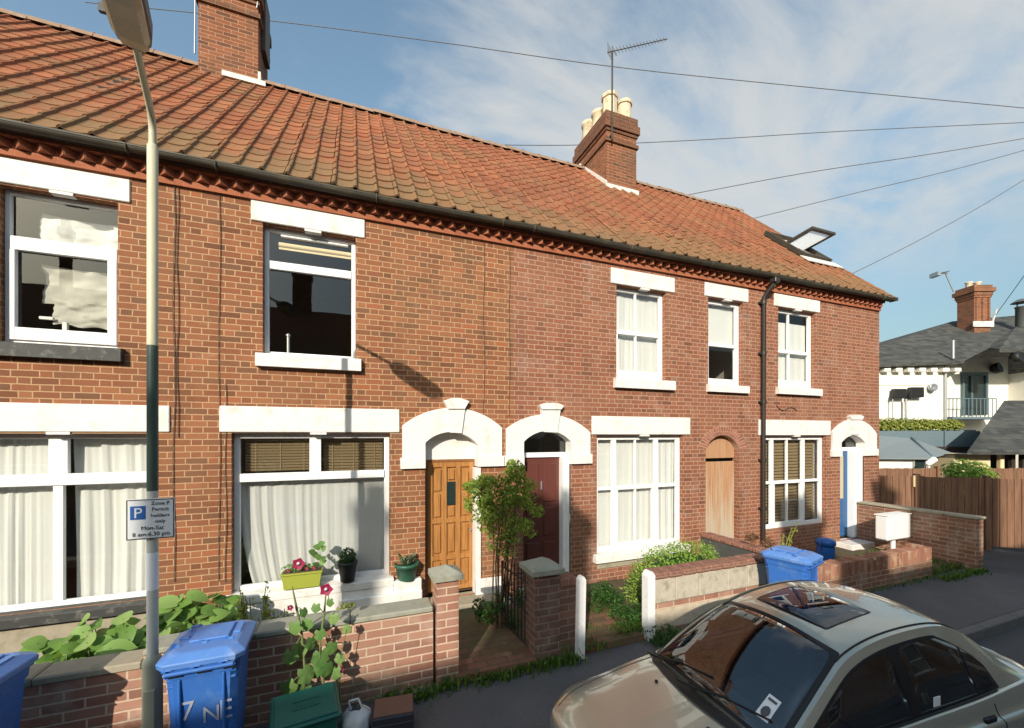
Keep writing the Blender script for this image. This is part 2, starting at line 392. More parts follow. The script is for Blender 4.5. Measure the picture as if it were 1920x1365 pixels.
MAT['limepot']=plain('lime_plastic',(.32,.36,.05),.5,.15)
MAT['blackpot']=plain('black_plastic',(.02,.024,.024),.45,.1)
MAT['greenpot']=plain('dark_green_plastic',(.03,.11,.07),.45,.1)
MAT['lampcream']=plain('cream_lamp_paint',(.58,.55,.40),.5,.12,7,dirt=(.4,.36,.24),dirt_amt=.3)
MAT['lampshaded']=plain('shaded_lamp_paint',(.05,.085,.07),.5,.2,7)  # shade on the pole's middle length, put into its colour
MAT['lamppale']=plain('pale_grey_lamp_paint',(.50,.52,.48),.5,.15,7,dirt=(.35,.34,.27),dirt_amt=.35)
MAT['lampbase']=plain('grey_green_lamp_base',(.36,.37,.28),.6,.2,6,dirt=(.25,.24,.16),dirt_amt=.4)
MAT['lens']=plain('lamp_refractor',(.40,.34,.22),.25,.25,6,spec=.6)
MAT['lampmetal']=plain('lantern_housing',(.09,.10,.10),.5,.2)
MAT['signwhite']=plain('white_sign',(.80,.82,.84),.35,.03)
MAT['signblue']=plain('blue_sign',(.03,.13,.42),.35,.03)
MAT['signblack']=plain('black_print',(.03,.03,.035),.5,.03)
MAT['paintmark']=plain('white_hand_paint',(.40,.46,.58),.7,.7,30)
MAT['leaf_big']=leaf('broad_leaf',[(0,(.08,.17,.03)),(.5,(.18,.33,.07)),(1,(.36,.48,.18))])
MAT['leaf_bush']=leaf('bush_leaf',[(0,(.11,.22,.03)),(.5,(.23,.39,.05)),(1,(.42,.56,.13))])
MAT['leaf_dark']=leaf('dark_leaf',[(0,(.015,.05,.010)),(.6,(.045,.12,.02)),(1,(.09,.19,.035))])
MAT['leaf_yel']=leaf('yellow_green_leaf',[(0,(.14,.20,.03)),(.5,(.26,.30,.05)),(1,(.36,.38,.10))])
MAT['leaf_shrub']=leaf('shrub_leaf',[(0,(.09,.18,.03)),(.5,(.22,.34,.05)),(1,(.42,.46,.11))],.5,.5)
MAT['leaf_holly']=leaf('hollyhock_leaf',[(0,(.07,.17,.04)),(.5,(.14,.27,.07)),(1,(.24,.38,.12))])
MAT['leaf_top']=leaf('clipped_ball_leaf',[(0,(.01,.03,.006)),(.6,(.03,.075,.012)),(1,(.06,.12,.02))])
MAT['leaf_grey']=leaf('grey_green_leaf',[(0,(.10,.14,.08)),(.6,(.18,.23,.14)),(1,(.26,.30,.2))])
MAT['grass']=leaf('grass_blade',[(0,(.03,.08,.01)),(.5,(.08,.17,.02)),(1,(.18,.24,.05))])
MAT['stem']=plain('green_stem',(.16,.20,.07),.7,.2)
MAT['bark']=plain('shrub_bark',(.13,.09,.055),.9,.4,20,bump=.5)
MAT['petal']=plain('magenta_petal',(.28,.012,.06),.6,.25,30)
MAT['petalwhite']=plain('white_petal',(.8,.7,.72),.6,.1)
MAT['fence']=wood('brown_fence_boards',(.14,.072,.042),(.24,.130,.078),(14,14,.8),.85)
t=NT('slate_roof'); po=t.sep(t.obj()); zr_=t.m('DIVIDE',po[2],.11); rw=t.m('FLOOR',zr_); fz=t.m('SUBTRACT',zr_,rw)
ux=t.m('ADD',t.m('DIVIDE',po[0],.28),t.m('MULTIPLY',rw,.5)); ci=t.m('FLOOR',ux)
tone=t.white(t.comb(ci,rw,1.0)); c=t.ramp(tone,[(0,(.038,.040,.038)),(.5,(.060,.062,.058)),(1,(.080,.083,.076))])
c=t.mix(t.m('MULTIPLY',t.step(fz,.22,.02),.6),c,(.02,.02,.02)); c=t.mix(t.m('MULTIPLY',t.step(t.noise(t.scalev(t.obj(),(.6,.6,3)),1.6,5,.65),.5,.7),.5),c,(.125,.125,.108))
MAT['slate']=t.done(c,.75,spec=.3)
MAT['pubwhite']=plain('white_render',(.78,.76,.68),.8,.06,2,dirt=(.6,.57,.47),dirt_amt=.25,dirt_scale=1)
MAT['pubyellow']=plain('cream_render',(.74,.60,.36),.8,.1,3)
MAT['bluegrey']=plain('blue_grey_screen',(.12,.17,.20),.7,.1,3)
MAT['canopy']=plain('grey_canopy_cloth',(.20,.24,.25),.8,.1,3)
MAT['darkwood']=plain('dark_timber',(.035,.025,.02),.8,.3)
MAT['black']=plain('black_metal',(.015,.015,.015),.5,.1)
MAT['steel']=plain('galvanised_steel',(.45,.46,.46),.4,.15,metal=.7)
MAT['doorgrey']=plain('grey_blue_door',(.10,.15,.17),.5,.1)
MAT['whitebox']=plain('white_box_paint',(.82,.82,.80),.5,.05)
MAT['carpaint']=None
t=NT('beige_metallic_paint'); fl=t.white(t.scalev(t.obj(),(900,900,900)))
t.p.inputs['Coat Weight'].default_value=1.0; t.p.inputs['Coat Roughness'].default_value=.02; t.p.inputs['Coat IOR'].default_value=1.7
MAT['carpaint']=t.done(t.mix(t.m('MULTIPLY',fl,.3),(.49,.49,.40),(.57,.57,.47)),.26,.5,.5)
MAT['cartrim']=plain('black_car_trim',(.012,.012,.013),.45,.1)
MAT['seat']=plain('grey_seat_cloth',(.10,.10,.11),.9,.2,20)
MAT['dash']=plain('grey_dashboard',(.06,.06,.065),.7,.1)
MAT['tyre']=plain('tyre_rubber',(.02,.02,.02),.85,.1)
MAT['rim']=plain('alloy_rim',(.5,.5,.5),.3,.1,metal=.9)
MAT['redlens']=plain('red_lens',(.4,.02,.02),.2,.1)
MAT['clearlens']=plain('clear_lens',(.7,.72,.74),.1,.1,spec=.7)
# ================================================================== THE TERRACE
XE=[-6.3,-1.80,2.38,7.73,11.95]           # party lines
FLOOR=.29; WTOP=5.985; EAVE_Y=-.21; EAVE_Z=6.0; RIDGE_Y=3.95; RIDGE_Z=EAVE_Z+(RIDGE_Y-EAVE_Y)
TILEW=.27
def wall_sheet(mb,x0,x1,z0,z1,opens,y=0.0):
    xs=sorted({x0,x1,*[q for o in opens for q in o[:2] if x0<q<x1]})
    zs=sorted({z0,z1,*[q for o in opens for q in o[2:4] if z0<q<z1]})
    for a,b in zip(xs,xs[1:]):
        for c,d in zip(zs,zs[1:]):
            mx,mz=(a+b)/2,(c+d)/2
            if any(o[0]<mx<o[1] and o[2]<mz<o[3] for o in opens): continue
            mb.add([(a,y,c),(b,y,c),(b,y,d),(a,y,d)],[(0,1,2,3)])
def reveal(mb,o,dep=.14):
    x0,x1,z0,z1=o[:4]
    mb.add([(x0,0,z0),(x0,dep,z0),(x0,dep,z1),(x0,0,z1)],[(0,1,2,3)])
    mb.add([(x1,0,z0),(x1,dep,z0),(x1,dep,z1),(x1,0,z1)],[(3,2,1,0)])
    mb.add([(x0,0,z1),(x1,0,z1),(x1,dep,z1),(x0,dep,z1)],[(3,2,1,0)])
    mb.add([(x0,0,z0),(x1,0,z0),(x1,dep,z0),(x0,dep,z0)],[(0,1,2,3)])
def arch_cols(inner,z0,n=10):
    """thin column openings that follow an arch"""
    xa,xb=inner[0][0],inner[-1][0]; out=[]
    for i in range(n):
        a=xa+(xb-xa)*i/n; b=xa+(xb-xa)*(i+1)/n
        ztop=max(p[1] for p in inner if a-1e-3<=p[0]<=b+1e-3) if any(a-1e-3<=p[0]<=b+1e-3 for p in inner) else inner[0][1]
        out.append((a,b,z0,ztop+.012))
    return out
def cornice(h,x0,x1,mat):
    mb=MB()
    mb.box(x0,x1,-.040,.02,5.725,5.80)
    mb.box(x0,x1,-.030,.02,5.80,5.895)
    n=max(1,round((x1-x0)/.183)); w=(x1-x0)/n
    for i in range(n):
        a=x0+i*w; j=random.uniform(-.006,.006)
        mb.prism([(a+.010+j,-.0301),(a+w*.5+j,-.118),(a+w-.010+j,-.0301)],5.803,5.890+random.uniform(-.004,.002),axis='z')
    mb.box(x0,x1,-.122,.02,5.895,5.962)
    return mb.build('cornice',mat,h,True)
def roof(h,x0,x1,mat,verge=0.0):
    mb=MB(); L=(RIDGE_Y-EAVE_Y)*math.sqrt(2); n=19; g=L/n
    c0=math.floor(x0/TILEW); cols=range(int(math.floor(x0/TILEW+.001)),int(math.ceil((x1+verge)/TILEW-.001)))
    du=Vector((0,1,1)).normalized(); nn=Vector((0,-1,1)).normalized()
    prof=[(0,.010),(.06,.026),(.12,.036),(.18,.030),(.22,.004),(.30,-.006),(.55,-.010),(.80,-.004),(1.0,.008)]
    sagx=lambda x:.018*math.sin(x*.9+1)+.012*math.sin(x*2.3)
    for c in cols:
        cj=random.uniform(-.006,.006)
        for r in range(n):
            s0=r*g; s1=min(L,s0+g+.05)
            jl=random.uniform(-.007,.007); jt=random.uniform(-.004,.006); jx=random.uniform(-.006,.006)+cj
            if random.random()<.01: jt+=.012
            lo=[];hi=[];lip=[]
            for u,hgt in prof:
                x=(c+u)*TILEW+jx
                sg=sagx(x)*math.sin(math.pi*r/n)
                P0=Vector((x,EAVE_Y,EAVE_Z))+du*(s0+jl if r else s0)+nn*(hgt+.026+jt+sg)
                P1=Vector((x,EAVE_Y,EAVE_Z))+du*s1+nn*(hgt+.012+sg)
                lo.append(P0);hi.append(P1);lip.append(P0-nn*.026)
            k=len(prof); vs=lo+hi+lip
            fs=[(i,i+1,k+i+1,k+i) for i in range(k-1)]+[(2*k+i,2*k+i+1,i+1,i) for i in range(k-1)]
            mb.add(vs,fs,0,False)
    X1=x1+verge
    # boarding below the tiles and the rear slope
    mb.add([(x0,EAVE_Y,EAVE_Z-.02),(X1,EAVE_Y,EAVE_Z-.02),(X1,RIDGE_Y,RIDGE_Z-.03),(x0,RIDGE_Y,RIDGE_Z-.03)],[(0,1,2,3)],1)
    mb.add([(x0,RIDGE_Y+4.2,RIDGE_Z-4.15),(X1,RIDGE_Y+4.2,RIDGE_Z-4.15),(X1,RIDGE_Y,RIDGE_Z+.02),(x0,RIDGE_Y,RIDGE_Z+.02)],[(3,2,1,0)],0)
    o=mb.build('roof',[mat,MAT['darkwood']],h)
    rb=MB(); k=0; x=x0
    while x<X1-.05:
        w=min(.45,X1-x); j=random.uniform(-.008,.012)+sagx(x)*.4; ang=[math.pi*i/6 for i in range(7)]
        def ring(xx,rr): return [(xx,RIDGE_Y-math.cos(a)*rr,RIDGE_Z-.055+j+math.sin(a)*rr*.95) for a in ang]
        vs=ring(x,.150)+ring(x+w-.004,.143); rb.add(vs,[(i,i+1,8+i,7+i) for i in range(6)],0,False)
        rb.add(ring(x+w-.03,.156)+ring(x+w-.004,.156),[(i,i+1,8+i,7+i) for i in range(6)])
        x+=w
    rb.build('ridge_tiles',MAT['ridge'],o)
    return o
def gutter(h,x0,x1,endcap=False,sag=0.0):
    mb=MB(); n=10; r=.056; segs=max(2,int((x1-x0)/.6))
    yc,zc=-.215,5.978
    for i in range(segs):
        a=x0+(x1-x0)*i/segs; b=x0+(x1-x0)*(i+1)/segs
        za=zc-sag*math.sin(math.pi*i/segs); zb=zc-sag*math.sin(math.pi*(i+1)/segs)
        ra=[(a,yc-math.cos(math.pi*k/n)*r,za-math.sin(math.pi*k/n)*r*1.05) for k in range(n+1)]
        rb_=[(b,yc-math.cos(math.pi*k/n)*r,zb-math.sin(math.pi*k/n)*r*1.05) for k in range(n+1)]
        mb.add(ra+rb_,[(k+1,k,n+1+k,n+2+k) for k in range(n)],0,True)
        mb.box(a,b,yc-r-.004,yc-r+.006,za-.008,za+.010)
    x=x0+.3
    while x<x1:
        mb.tube([(x-.03,yc-math.cos(.0)*r,zc-.0)]+[(x-.03,yc-math.cos(math.pi*k/8)*r*1.07,zc-sag*math.sin(math.pi*(x-x0)/(x1-x0))-math.sin(math.pi*k/8)*r*1.12) for k in range(1,9)],.014,5)
        x+=1.83
    mb.box(x0,x1,-.157,-.135,5.93,5.998)      # fascia
    mb.box(x0,x1,-.135,-.001,5.964,5.984)     # soffit board
    if endcap: mb.box(x1,x1+.06,-.29,-.14,5.92,5.995)
    return mb.build('gutter',MAT['gutter'],h)
def lintel(h,x0,x1,z0,z1,mat='white',notch=True,y=-.022):
    mb=MB(); mb.bbox(x0,x1,y,.11,z0,z1,.008)
    if notch:
        m=(x0+x1)/2+.03; mb.box(m-.10,m+.10,y+.004,.07,z0-.03,z0-.0005)
    return mb.build('lintel',MAT[mat],h)
def window(h,o,bars,panes,yf=.105,sill=None,sillmat='white',fm='upvc'):
    mb=MB()
    for b in bars:
        y0=b[4] if len(b)>4 else yf
        mb.bbox(b[0],b[1],y0,y0+.055,b[2],b[3],.005)
    w=mb.build('window',MAT[fm],h)
    g=MB()
    for (a,b,c,d) in panes: g.add([(a,yf+.03,c),(b,yf+.03,c),(b,yf+.03,d),(a,yf+.03,d)],[(0,1,2,3)])
    g.build('pane',MAT['glass'],w)
    if sill:
        s=MB(); a,b,c,d=sill[:4]; pr=sill[4] if len(sill)>4 else .075
        prof=[(-pr,c),(-pr,d-.012),(-pr+.01,d),(.104,d+.016),(.104,c)]
        s.prism(prof,a,b,axis='x'); s.build('sill',MAT[sillmat],w,True)
    return w
def framebars(o,w,yf=.105):
    x0,x1,z0,z1=o; return [(x0,x0+w,z0,z1,yf),(x1-w,x1,z0,z1,yf),(x0+w,x1-w,z1-w,z1,yf+.001),(x0+w,x1-w,z0,z0+w,yf+.001)]
def house(name,label,i,mat,opens,reveals,tmat,cmat,verge=0.0,group='houses of the brick terrace'):
    x0,x1=XE[i],XE[i+1]
    h=thing(name,label,'house',((x0+x1)/2,0,.2),0,group)
    mb=MB(); wall_sheet(mb,x0,x1,.05,WTOP,opens)
    for o in reveals: reveal(mb,o)
    if i==3:   # gable end
        mb.add([(x1,0,.05),(x1,8,.05),(x1,8,EAVE_Z),(x1,RIDGE_Y,RIDGE_Z-.12),(x1,0,WTOP)],[(0,1,2,3,4)])
    if i==0: mb.add([(x0,0,.05),(x0,8,.05),(x0,8,EAVE_Z),(x0,RIDGE_Y,RIDGE_Z-.12),(x0,0,WTOP)],[(4,3,2,1,0)])
    mb.build('wall',mat,h)
    rw_=MB(); rw_.add([(x0,8,.05),(x1,8,.05),(x1,8,EAVE_Z),(x0,8,EAVE_Z)],[(3,2,1,0)]); rw_.build('rear_wall',mat,h)
    rm=MB()
    for za,zb in ((FLOOR,3.12),(3.22,5.66)):
        a,b=x0+.06,x1-.06
        vs=[(a,.16,za),(b,.16,za),(b,3.8,za),(a,3.8,za),(a,.16,zb),(b,.16,zb),(b,3.8,zb),(a,3.8,zb)]
        rm.add(vs,[(4,5,6,7),(1,2,6,5),(2,3,7,6),(3,0,4,7)],0); rm.add(vs[:4],[(0,3,2,1)],1)
    rm.box(x0+.001,x1-.001,.001,.16,3.121,3.219)
    rm.build('interior',[MAT['room'],MAT['roomfloor']],h)
    cornice(h,x0,x1,MAT['brick_red'])
    roof(h,x0,x1,tmat,verge)
    return h
def arch_surround(h,outer,inner,zb,y0=-.035,y1=.16,key=None,mat='white',imposts=True):
    """white rendered arch with keystone; outer/inner equal-count arcs, legs dropping to zb"""
    mb=MB()
    O=[(outer[0][0],zb)]+outer+[(outer[-1][0],zb)]; I=[(inner[0][0],zb)]+inner+[(inner[-1][0],zb)]
    mb.band(O,I,y0,y1)
    if imposts:
        w=.028
        for a,b in ((O[0][0],I[0][0]),(I[-1][0],O[-1][0])):
            lo,hi=min(a,b),max(a,b)
            mb.box(lo-w if a==O[0][0] else lo+.002,hi-.002 if a==O[0][0] else hi+w,y0-.022,y0+.05,zb+.001,zb+.16)
    s=mb.build('door_surround',MAT[mat],h,True)
    if key:
        k=MB(); k.prism(key[0],y0-.03,y0+.06); k.prism(key[1],y0-.055,y0+.06); k.build('keystone',MAT[mat],s,True)
    return s
# ---------------------------------------------------------------- survey of the openings
W1f=(ax(-6),ax(221),3.725,az(100,361)); W1g=(ax(-92),ax(287),.775,2.735)
W2f=(ax(492.5),ax(667),3.765,5.46); W2g=(ax(434),ax(731),.70,2.745)
W3g=(ax(1119),ax(1281),.655,2.715); W3f=(ax(1156),ax(1249),3.715,5.375); W3n=(ax(1328),ax(1393),3.70,5.415)
W4g=(ax(1427),ax(1549),.715,2.70); W4f=(ax(1459),ax(1529),3.735,5.44)
def pz(pts): return [at(*p) for p in pts]
A1o=arc3(at(754,798),at(848,765),at(940,802),24); A1i=arc3(at(797,830),at(846,810),at(895,834),24)
A2o=arc3(at(948,804),at(1026,777),at(1105,811),24); A2i=arc3(at(981,828),at(1022,808),at(1069,828),24)
A4o=arc3(at(1558,810),at(1599,786),at(1641,813),24); A4i=arc3(at(1575,830),at(1596,816.5),at(1619,830),24)
Ago=arc3(at(1307,842),at(1354,800),at(1401,842),24); Agi=arc3(at(1323,843),at(1354,816),at(1386,843),24)
# ---------------------------------------------------------------- house 1 (far left)
h1=house('terraced_house','leftmost brick house, black window sills and crumpled cloths in its upstairs window',0,MAT['brickA'],[W1f,W1g,(-6.0,-5.0,.29,2.4)],[W1f,W1g],MAT['tile'],None)
f=.055; a,b,c,d=W1f; tb0,tb1=az(100,471),az(100,446)
bars=framebars(W1f,.045)+[(a+.045,b-.045,tb0,tb1,.085),(a+.045,a+.045+.05,c+.045,tb0,.08),(b-.045-.085,b-.045,c+.045,tb0,.08),(a+.095,b-.130,c+.045,c+.045+.14,.08)]
window(h1,W1f,bars,[(a,b,c,d)],sill=(a-.12,ax(233),3.565,3.715,.085),sillmat='blacksill')
lintel(h1,ax(-40),ax(245),5.435,5.70)
a,b,c,d=W1g; m0,m1=ax(78),ax(116); t0,t1=az(100,912),az(100,890)
bars=framebars(W1g,.06)+[(m0,m1,t1,d-.06),(ax(87),ax(107),c+.06,t0),(a+.06,b-.06,t0,t1,.09)]
window(h1,W1g,bars,[(a,b,c,d)],sill=(a-.15,b+.12,.66,.765,.11),sillmat='blacksill')
lintel(h1,ax(-150),ax(319),2.755,3.07)
dmb=MB(); dmb.box(-6.0,-5.0,.10,.15,.29,2.4); dmb.build('door',MAT['maroon'],h1)
gutter(h1,XE[0],XE[1],sag=.01)
for px,y0,y1 in ((327,330,1090),(334,330,820)):
    cb=MB(); x=ax(px); cb.tube([(x+.012*math.sin(k*1.7),-.012,az(px,y0)+(az(px,y1)-az(px,y0))*k/9) for k in range(10)],.0045,5)
    cb.build('wall_cable',MAT['cable'],h1)
pl=MB(); pl.box(XE[0],ax(312),-.05,.0,.06,.62); pl.build('plinth',MAT['coping'],h1)
# ---------------------------------------------------------------- house 2
h2=house('terraced_house','brick house with orange panelled door and white painted wall below its parlour window',1,MAT['brickA'],
   [W2f,W2g]+arch_cols(A1i,FLOOR),[W2f,W2g],MAT['tile'],None)
a,b,c,d=W2f; t0,t1=az(580,508),az(580,493)
window(h2,W2f,framebars(W2f,.055)+[(a+.055,b-.055,t0,t1,.095),(a+.19,a+.62,d-.10,d-.075,.098),(b-.52,b-.10,d-.10,d-.075,.098)],[(a,b,c,d)],sill=(ax(481),ax(677),3.60,3.765,.085))
lintel(h2,ax(471),ax(684),5.465,5.735)
a,b,c,d=W2g; t0,t1=az(580,901),az(580,886)
bars=framebars(W2g,.07)+[(a+.07,b-.07,t0,t1,.085),(ax(579),ax(601),t1,d-.07,.10)]
window(h2,W2g,bars,[(a,b,c,d)],sill=(ax(415),ax(737),.60,.70,.10))
lintel(h2,ax(412),ax(749),2.755,3.085)
pw=MB(); pw.bbox(ax(415),ax(737),-.085,.0,.14,.599,.01); pw.bbox(ax(737)+.003,ax(789),-.115,.0,.30,.655,.015); pw.bbox(ax(640),ax(789),-.15,-.0865,.10,.50,.01)
pw.build('painted_plinth',MAT['white'],h2)
k1=pz([(838,767),(870,767),(864,812),(843,811)]); k2=pz([(829,752),(846,747),(860,747),(877,753),(869,767),(838,767)])
s1=arch_surround(h2,A1o,A1i,az(850,876),key=(k1,k2))
# door 1
zt=az(846,861)
x0,x1=A1i[0][0],A1i[-1][0]
fl=MB()
ins=[(p[0],p[1]+.006) for p in A1i]
fl.prism([(x0+.0,zt-.01)]+ins+[(x1,zt-.01)],.155,.19); fl.build('tympanum',MAT['white'],h2,True)
jm=MB(); jm.bbox(ax(891),x1+.05,-.03,.1595,FLOOR-.05,az(895,877),.004); jm.bbox(ax(891)-.0,ax(941),-.045,-.001,.14,az(910,1083),.01)
jm.build('door_jamb',MAT['white'],h2)
fr=MB(); xl=ax(801)
fr.box(x0-.001,xl+.035,.158,.21,FLOOR,zt-.011); fr.box(xl+.035,x1,.158,.21,zt-.05,zt-.011); fr.build('door_frame',MAT['oakframe'],h2)
dr=MB(); dx0,dx1=xl+.036,ax(891)+.03; dz0,dz1=FLOOR+.03,zt-.052; yb=.185
W=dx1-dx0; Hh=dz1-dz0
dr.box(dx0,dx1,yb+.012,yb+.04,dz0,dz1)
st=.075; cw=(W-4*st)/3
cols=[dx0+st+k*(cw+st) for k in range(3)]
rows=[(.04,.235),(.285,.52),(.565,.765),(.80,.955)]
for k in range(4): dr.bbox(dx0+k*(cw+st),dx0+k*(cw+st)+st,yb-.018,yb+.0115,dz0,dz1,.004)
for r0,r1 in ((0,.035),(.24,.275),(.525,.56),(.96,1.0)): 
    for k in range(3): dr.bbox(cols[k]-.001,cols[k]+cw+.001,yb-.0175,yb+.0113,dz0+r0*Hh,dz0+r1*Hh,.003)
for k in range(3):
    for r,(r0,r1) in enumerate(rows):
        za,zb=dz0+r0*Hh+.02,dz0+r1*Hh-.02
        if k==1 and r==2: zb=dz0+.655*Hh
        elif k!=1 and r==3:
            sl=.05; xa,xb=cols[k]+.018,cols[k]+cw-.018
            dr.prism([(xa,za-.06),(xb,za-.06),(xb,zb-(sl if k==2 else 0)),(xa,zb-(sl if k==0 else 0))],yb-.012,yb+.0111); continue
        elif k==1 and r==3: za=dz0+.86*Hh
        dr.bbox(cols[k]+.018,cols[k]+cw-.018,yb-.012,yb+.0111,za,zb,.011)
D1=dr.build('door',MAT['oak'],h2,True)
pn=MB(); pn.box(cols[1]+.01,cols[1]+cw-.01,yb-.012,yb-.002,dz0+.665*Hh,dz0+.845*Hh); pn.build('window_pane',MAT['darkglass'],D1)
hb=MB(); hb.tube([(dx1-.07,yb-.05,dz0+.46*Hh),(dx1-.07,yb,dz0+.46*Hh)],.018,10); hb.build('door_knob',MAT['steel'],D1)
stp=MB(); stp.bbox(ax(800),ax(945),-.33,.15,.10,.27,.012); stp.build('doorstep',MAT['coping'],h2)
gutter(h2,XE[1],XE[2],sag=.02)
for px,y0,y1 in ((412,362,1090),(424,720,1090),(907,455,800),(955,468,780)):
    cb=MB(); x=ax(px); cb.tube([(x+.01*math.sin(k*1.3),-.012,az(px,y0)+(az(px,y1)-az(px,y0))*k/9) for k in range(10)],.004,5)
    cb.build('wall_cable',MAT['cable'],h2)
# ---------------------------------------------------------------- house 3
h3=house('terraced_house','pinkish brick house with maroon door, three upstairs lights and a boarded passage gate',2,MAT['brickB'],
   [W3f,W3n,W3g]+arch_cols(A2i,FLOOR)+arch_cols(Agi,FLOOR),[W3f,W3n,W3g],MAT['tileB'],None)
def sash(h,o,xm,zr,yf=.10,fw=.05,low=.10,**k):
    a,b,c,d=o; bars=framebars(o,fw,yf)
    bars+=[(a+fw,b-fw,zr-.035,zr+.035,yf-.012),(a+fw,a+fw+.028,c+fw,zr-.035,yf-.006),(b-fw-.028,b-fw,c+fw,zr-.035,yf-.006),(a+fw+.028,b-fw-.028,c+fw,c+fw+low,yf-.006)]
    if xm: bars+=[(xm-.014,xm+.014,zr+.035,d-fw,yf+.004),(xm-.014,xm+.014,c+fw+low,zr-.035,yf-.004)]
    return window(h,o,bars,[(a,b,c,d)],yf=yf+.001,**k)
sash(h3,W3f,ax(1199),az(1200,624),sill=(ax(1150),ax(1261),3.55,3.715,.085),fw=.07)
lintel(h3,ax(1145),ax(1264),5.385,5.66)
sash(h3,W3n,None,az(1360,646),sill=(ax(1324),ax(1399),3.56,3.70,.085),fw=.085,low=.06)
lintel(h3,ax(1321),ax(1402),5.425,5.69)
def wide_sash(h,o,xs,zr,yf,fw,sill,sm,low=.10):
    a,b,c,d=o; v1,v2,v3=xs; bars=framebars(o,fw,yf)
    bars+=[(v1-.045,v1+.045,c+fw,d-fw,yf-.004),(v3-.045,v3+.045,c+fw,d-fw,yf-.004),
           (a+fw,v1-.045,zr-.03,zr+.03,yf),(v1+.045,v3-.045,zr-.035,zr+.035,yf-.012),(v3+.045,b-fw,zr-.03,zr+.03,yf),
           (v2-.015,v2+.015,zr+.035,d-fw,yf+.006),(v2-.015,v2+.015,c+fw,zr-.035,yf+.002),
           (v1+.045,v1+.09,c+fw,zr-.035,yf+.001),(v3-.09,v3-.045,c+fw,zr-.035,yf+.001),(v1+.09,v3-.09,c+fw,c+fw+low,yf+.001)]
    return window(h,o,bars,[(a,b,c,d)],yf=yf+.001,sill=sill,sillmat=sm)
wide_sash(h3,W3g,(ax(1157),ax(1198),ax(1236.5)),az(1198,914),.09,.085,(ax(1112),ax(1287),.52,.652,.10),'white',.04)
lintel(h3,ax(1109),ax(1293),2.725,3.045)
us=MB(); us.bbox(ax(1119),ax(1281),-.03,-.001,.40,.5195,.006); us.build('painted_plinth',MAT['coping'],h3)
k1=pz([(1012,768),(1048,768),(1042,811),(1018,810)]); k2=pz([(1008,760),(1020,756),(1040,756),(1053,761),(1048,768),(1012,768)])
arch_surround(h3,A2o,A2i,az(1025,871),key=(k1,k2))
x0,x1=A2i[0][0],A2i[-1][0]; zt=az(1022,858); zt2=az(1022,849)
fr=MB(); fr.box(x0,x1,.13,.20,zt,zt2); fr.bbox(ax(1057),x1,.02,.2,FLOOR,zt-.0005,.006); fr.box(x0,x0+.05,.13,.2,FLOOR,zt-.0005); fr.build('door_frame',MAT['upvc'],h3)
fg=MB(); ins=A2i; fg.prism([(x0+.02,zt2)]+[(p[0],p[1]+.004) for p in ins]+[(x1-.02,zt2)],.165,.172); fg.build('fanlight',MAT['glass'],h3,True)
dr=MB(); dx0,dx1=x0+.051,ax(1057)-.001; dz0,dz1=FLOOR+.03,zt-.002; Hh=dz1-dz0; W=dx1-dx0
dr.box(dx0,dx1,.165,.20,dz0,dz1)
for k in range(2):
    xa=dx0+.07+k*(W/2-.025); xb=xa+W/2-.115
    for r0,r1 in ((.05,.30),(.35,.58),(.63,.95)):
        dr.bbox(xa,xb,.143,.1645,dz0+r0*Hh,dz0+r1*Hh,.020)
D2=dr.build('door',MAT['maroon'],h3,True)
kn=MB(); kn.bbox((dx0+dx1)/2-.012,(dx0+dx1)/2+.012,.13,.1645,dz0+.73*Hh,dz0+.80*Hh,.006); kn.build('door_knocker',MAT['steel'],D2)
stp=MB(); stp.bbox(x0-.1,x1+.1,-.3,.15,.10,.27,.012); stp.build('doorstep',MAT['coping'],h3)
# passage arch of gauged brick and boarded gate
rg=MB()
for off,(O,I) in enumerate((([ (p[0]*.5+q[0]*.5,p[1]*.5+q[1]*.5) for p,q in zip(Ago,Agi)],Agi),(Ago,[ (p[0]*.5+q[0]*.5,p[1]*.5+q[1]*.5) for p,q in zip(Ago,Agi)]))):
    n=len(O)-1
    for i in range(n):
        lerp=lambda A,t:(A[0]*(1-t)+A[2]*t,0)
        f0,f1=.08,.92
        def pt(A,t): return (A[i][0]*(1-t)+A[i+1][0]*t,A[i][1]*(1-t)+A[i+1][1]*t)
        q=[pt(O,f0),pt(O,f1),pt(I,f1),pt(I,f0)]; cx_=sum(p[0] for p in q)/4; cz_=sum(p[1] for p in q)/4
        q=[(cx_+(p[0]-cx_)*.97,cz_+(p[1]-cz_)*.90) for p in q]
        rg.prism(q,-.008,.06,0)
rg.band(Ago,Agi,-.004,.135,1)
ab=NT('arch_brick'); rg.build('passage_arch',[ab.done(ab.ramp(ab.geo('Random Per Island'),[(0,(.22,.095,.07)),(.5,(.30,.125,.088)),(1,(.35,.155,.11))]),.88,spec=.2),plain('pale_mortar',(.46,.31,.22),.9)],h3,True)
gx0,gx1=Agi[0][0],Agi[-1][0]; gz=az(1354,866)
jb=MB()
for a,b in ((gx0-.012,gx0),(gx1,gx1+.012)): jb.box(a,b,.0005,.16,FLOOR,Agi[0][1])
jb.build('passage_jamb',MAT['brickB'],h3)
gm=MB(); nb=7
for i in range(nb):
    w=(gx1-gx0)/nb; gm.bbox(gx0+i*w+.004,gx0+(i+1)*w-.004,.115+random.uniform(-.003,.003),.15,FLOOR,gz,.004)
gm.build('gate',MAT['gatewood'],h3)
ty=MB(); ty.prism([(gx0,gz+.07)]+[(p[0],p[1]+.01) for p in Agi]+[(gx1,gz+.07)],.125,.15); ty.build('tympanum',MAT['gatewood'],h3,True)
gutter(h3,XE[2],XE[3],sag=.015)
dp=MB(); xd=ax(1426)
